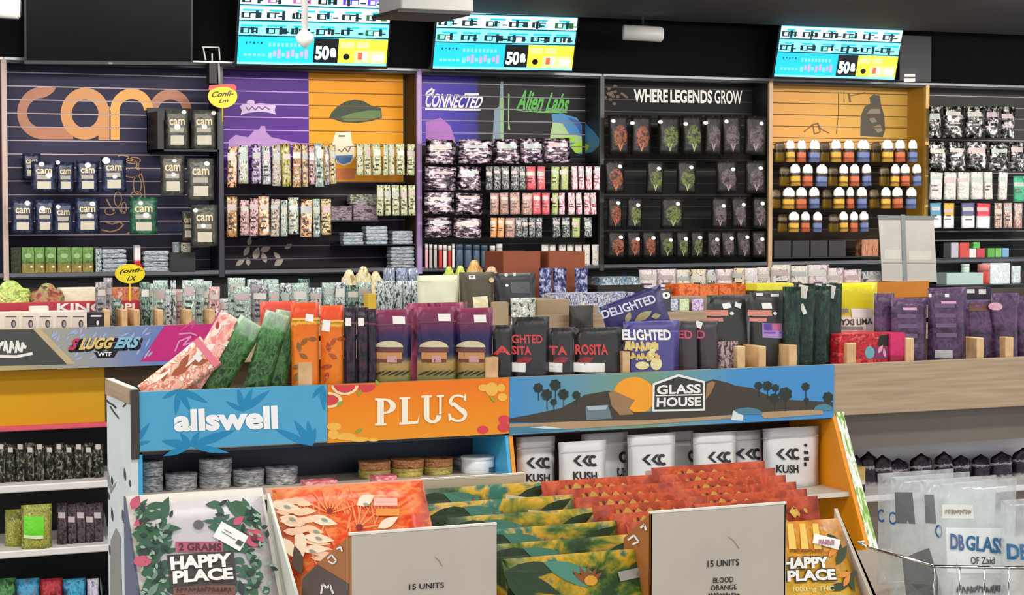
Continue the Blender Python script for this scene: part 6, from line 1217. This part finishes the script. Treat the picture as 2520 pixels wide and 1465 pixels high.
# box 4: beige box with green pouches
b4 = empty('card_box', (at(1140, 1250, 2.98).x, 2.98, ZTB), 'beige card box back behind the green and yellow pouches', 'card box', 'card display boxes')
tl, tr = at(982, 1188, 2.98), at(1292, 1167, 2.98); box('back_card', tl.x, tr.x, 2.98, 2.984, ZTB + .001, (tl.z + tr.z) / 2, mat('cfc0a2', .6), b4, .001); box('card_edge', tl.x, tr.x, 2.9795, 2.9845, (tl.z + tr.z) / 2, (tl.z + tr.z) / 2 + .003, CARDW, b4)
side_slab('side_card', [(2.98, tl.z), (2.66, ZTB + .02), (2.66, ZTB + .001), (2.98, ZTB + .001)], tl.x, .003, CARDW, b4)
GRY2 = pack(['24401a', '4a6420', '96861c', 'c89a1e', '2c6a58'], (2, 2), rough=.45)
od = ['backmost', 'second from back', 'third from back', 'fourth from back', 'second from front', 'frontmost']
for k in range(6):
    Yk = 2.95 - .088 * k
    bl, br, tl = lean((1004 + 46 * k, 1207 + 34 * k), Yk, .255, .21, .05)
    bl.z = br.z = max(bl.z, ZTB + .005)
    fr = pw(bl, br, tl, GRY2, f'green and yellow leaf-print pouch, {od[k]} in the beige box', 'green and yellow pouches', t=.02)
    x0, y0 = 1004 + 46 * k, 1207 + 34 * k; W_ = 355 + 14 * k
    poly(fr, 'leaf_print', [leafp(x0 + 10, y0 + 30, a, 120 + 6 * k, 40) for a in (5, -22, -48)], mat('1f3a16', .42), .0012); poly(fr, 'leaf_print', [leafp(x0 + W_ * .25, y0 + 6, a, 130, 26) for a in (-30, -12)], mat('4a8a74', .42), .0016)
    poly(fr, 'leaf_print', [leafp(x0 + W_ * .72, y0 + 40, a, 110, 34) for a in (10, 30, -15)], mat('24401a', .42), .0014)
    poly(fr, 'bloom_print', [leafp(x0 + W_ * .5, y0 + 62, a, 50, 12) for a in (60, 85, 110, 135, 40)], mat('8a4a14', .42), .002); poly(fr, 'bloom_print', [ell(x0 + W_ * .52, y0 + 52, 16, 13, 10)], mat('dc9a20', .42), .0024)
    PS = sticker(fr, x0 + W_ * .68, y0 + 14 + 2 * k, x0 + W_ * .68 + 66, y0 + 38 + 2 * k, mat('d6d2ba', .5) if k < 5 else mat('9a9890', .5), 8 - 4 * k, 'price_sticker', .003); poly(sub(fr, PS), 'barcode', [R4(x0 + W_ * .68 + 46, y0 + 20 + 2 * k, x0 + W_ * .68 + 60, y0 + 32 + 2 * k)], mat('7a7a6a', .5), .0038)
# red pouches
REDP = pack(['8e2c10', 'a83c16', 'bc4a20', '98340f'], (3, 3), rough=.6)
def redp(tlp, Y, w_, label, k, yel, group):
    bl, br, tl = lean(tlp, Y, w_, .21, .06); bl.z = br.z = max(bl.z, ZTB + .005)
    fr = pw(bl, br, tl, REDP, label, group, t=.02)
    x0, y0 = tlp; W_ = w_ * 1400
    poly(fr, 'yellow_print', [leafp(x0 + W_ * (.30 + .1 * q), y0 + 1 + 2 * (q % 2), -70 - 8 * (q % 3), 30, 20) for q in range(6)] + ([leafp(x0 + W_ * (.38 + .09 * q), y0 + 36, -80, 44, 16) for q in range(5)] if yel else []), mat('e8b850', .42), .0015)
    poly(fr, 'yellow_dash', [leafp(x0 + W_ * (.22 + .055 * q), y0 + 7 + (q % 3) * 4, -60 - 10 * (q % 2), 16, 9) for q in range(13)], mat('d8a03c', .42), .0012); poly(fr, 'dark_dash', [leafp(x0 + W_ * (.25 + .055 * q), y0 + 5 + (q % 2) * 5, -60, 14, 6) for q in range(12)], mat('6a2408', .42), .0013)
    return fr
for k in range(6): redp((1330 + 42 * k, 1186 + 20 * k), 2.93 - .06 * k, .21, f'red-brown pouch, {od[k]} in the left red row', k, False, 'red-brown pouches')
for k in range(6): redp((1602 + 20 * k, 1152 + 18 * k), 2.99 - .07 * k, .228, f'red-brown pouch, {od[k]} in the right red row', k, True, 'red-brown pouches')
b5 = empty('card_box', (at(1720, 1150, 3.06).x, 3.06, ZTB), 'cream card box back behind the right red pouches', 'card box', 'card display boxes')
a, b = at(1588, 1150, 3.06), at(1872, 1140, 3.06); box('back_card', a.x, b.x, 3.06, 3.064, ZTB + .001, b.z, mat('e8d8c8', .6), b5, .001)
# yellow happy pouch at right
tr = at(2062, 1276, 2.6); tl = tr - Vector((.235, 0, 0)); br = Vector((tr.x + .001, 2.47, tr.z - .2)); bl = Vector((tl.x, 2.47, br.z))
YHP = pack(['c89a1c', 'e8b02c', '8a8a1c', 'd87a1c'], (3, 4), bands=[(0, '6a7a1c'), (.3, 'a89a24'), (.5, 'e8b840'), (.75, 'e0882c'), (1, 'c8542c')])
fr = pw(bl, br, tl, YHP, 'yellow pouch with white block lettering at lower right', t=.02)
poly(fr, 'stripe_print', [[(x, 1285), (x + 14, 1285), (x + 20, 1350), (x + 2, 1350)] for x in (1942, 1972, 2004)], mat('f0c860', .45), .001)
poly(fr, 'leaf_print', [leafp(x, y, a, l, wd) for x, y, a, l, wd in ((2040, 1310, -50, 60, 26), (2060, 1390, 60, 60, 22), (2070, 1440, 40, 60, 20), (2040, 1450, 10, 50, 22), (2085, 1400, -70, 60, 20))], mat('2c3a18', .45), .0012); poly(fr, 'petal_print', [leafp(2040, 1370, 50, 50, 16), leafp(2060, 1420, 20, 40, 14), leafp(2075, 1445, 60, 40, 14)], mat('e08a28', .45), .0016)
sticker(fr, 2003, 1318, 2070, 1344, WHITE, 14, 'price_sticker', .003); scrib(fr, 2016, 1326, 2056, 1342, mat('b07a90', .5), .0036, 5, 3, 8)
for m_, off, bo, g in ((mat('3a3c18', .45), .003, .1, 3), (WHITE, .004, .05, 0)):
    txt(fr, 'HAPPY', ((1926 - g, 1402 + g), (2040 + g, 1400 + g), (1928 - g, 1374 - g), (2036 + g, 1371 - g)), m_, off, bo); txt(fr, 'PLACE', ((1936 - g, 1434 + g), (2056 + g, 1430 + g), (1936 - g, 1406 - g), (2052 + g, 1402 - g)), m_, off, bo)
txt(fr, '1000mg THC', ((1950, 1462), (2050, 1460), (1950, 1446), (2050, 1444)), mat('e0d890', .45), .003, .01); scrib(fr, 1945, 1350, 2030, 1361, mat('6a4a18', .45), .003, 10, 2, 4)
b6 = empty('card_box', (tr.x, 2.55, ZTB), 'white card edge right of the yellow lettered pouch', 'card box', 'card display boxes')
side_slab('side_card', [(2.62, tr.z + .012), (2.44, br.z), (2.44, ZTB + .001), (2.62, ZTB + .001)], tr.x + .006, .006, mat('d8ccb8', .6), b6)
# clear bags in a wire basket at lower right
CB = clearplastic('clear_bag', 'e6eaea', .36, .1)
def cbag(x0, y0, x1, Y, label): return pouch(x0, y0, x1, 1480, Y, CB, label, 'clear bags in the wire basket', cat='bag', name='bag', zb=ZTB + .01, t=.03)
K2 = mat('2c5a8a', .45)
fr = cbag(2158, 1160, 2345, 2.86, 'clear bag with blue letters at back left of the wire basket'); txt(fr, 'C', (2168, 1255, 2180, 1288), K2, .002, .02)
fr = cbag(2190, 1168, 2385, 2.76, 'clear bag with blue letters, second from back in wire basket'); txt(fr, 'C', (2196, 1262, 2210, 1294), K2, .002, .02); poly(fr, 'dark_window', [R4(2210, 1214, 2252, 1290)], mat('6a6e70', .4), .0015)
fr = cbag(2262, 1176, 2450, 2.64, 'clear bag with dark contents, third from back in wire basket'); txt(fr, 'O', (2302, 1292, 2318, 1324), K2, .002, .02); poly(fr, 'dark_window', [R4(2284, 1220, 2306, 1290), [(2230, 1380), (2290, 1350), (2320, 1470), (2240, 1470)]], mat('7a7c7c', .4), .0012)
fr = cbag(2308, 1184, 2500, 2.5, 'clear bag with white label and blue capitals at lower right')
poly(fr, 'label', [R4(2328, 1244, 2400, 1278)], mat('e8e8d8', .5), .0015); poly(fr, 'label', [R4(2334, 1300, 2474, 1410)], mat('eef0ec', .5), .0015); txt(fr, 'DB', ((2340, 1352), (2372, 1356), (2342, 1314), (2372, 1318)), mat('4a6a98', .45), .003, .03); txt(fr, 'GLASS', ((2376, 1354), (2468, 1364), (2378, 1318), (2470, 1324)), mat('2a6a98', .45), .003, .03); txt(fr, 'OF Zaid', (2386, 1370, 2442, 1388), mat('4a4c50', .5), .003, .01)
poly(fr, 'label', [R4(2344, 1424, 2480, 1470)], mat('d0d0cc', .5), .0015); scrib(fr, 2352, 1438, 2474, 1462, mat('5a5c60', .5), .003, 12, 3, 6); scrib(fr, 2334, 1254, 2394, 1268, mat('8a8a78', .5), .003, 9, 2, 7)
fr = cbag(2462, 1228, 2580, 2.46, 'clear bag with blue print cut off at the right edge'); txt(fr, 'DB', (2482, 1340, 2530, 1378), mat('2a6a98', .45), .003, .04)
wbk = empty('wire_basket', (at(2300, 1450, 2.45).x, 2.42, ZTB), 'thin chrome wire basket around the clear bags', 'basket')
CHR = mat('d8d8d8', .12, 1.); zt = at(2330, 1392, 2.42).z; xa, xb = at(2300, 1392, 2.42).x - .03, at(2600, 1440, 2.42).x
q = at(2112, 1336, 2.95)
tube('rim_wire', [(q.x, 2.95, q.z), (q.x + .01, 2.93, q.z - .006), (xa + .03, 2.42, zt), (xb, 2.42, zt - .02)], .0026, CHR, wbk)
tube('rim_wire', [(q.x, 2.95, q.z), (xb, 2.95, q.z)], .0026, CHR, wbk)
for k in range(6):
    t_ = k / 5; x_ = xa + .03 + (xb - xa - .03) * t_; tube('upright_wire', [(x_, 2.42, zt - .02 * t_), (x_, 2.42, ZTB + .004)], .0014, CHR, wbk, 6)
tube('base_wire', [(xa + .03, 2.42, ZTB + .006), (xb, 2.42, ZTB + .006)], .003, CHR, wbk, 6)
# the coloured cloud goes on over the side panel of the violet bay
x_poly('cloud_print', [[(1437, 300), (1460, 322), (1476, 342), (1474, 360), (1458, 374), (1438, 379)]], BX[4] - .018, .0012, mat('3d83b8', .45), r3)
x_poly('cloud_print', [[(1437, 352), (1450, 358), (1446, 370), (1438, 376)]], BX[4] - .018, .0018, mat('a5d32e', .45), r3)
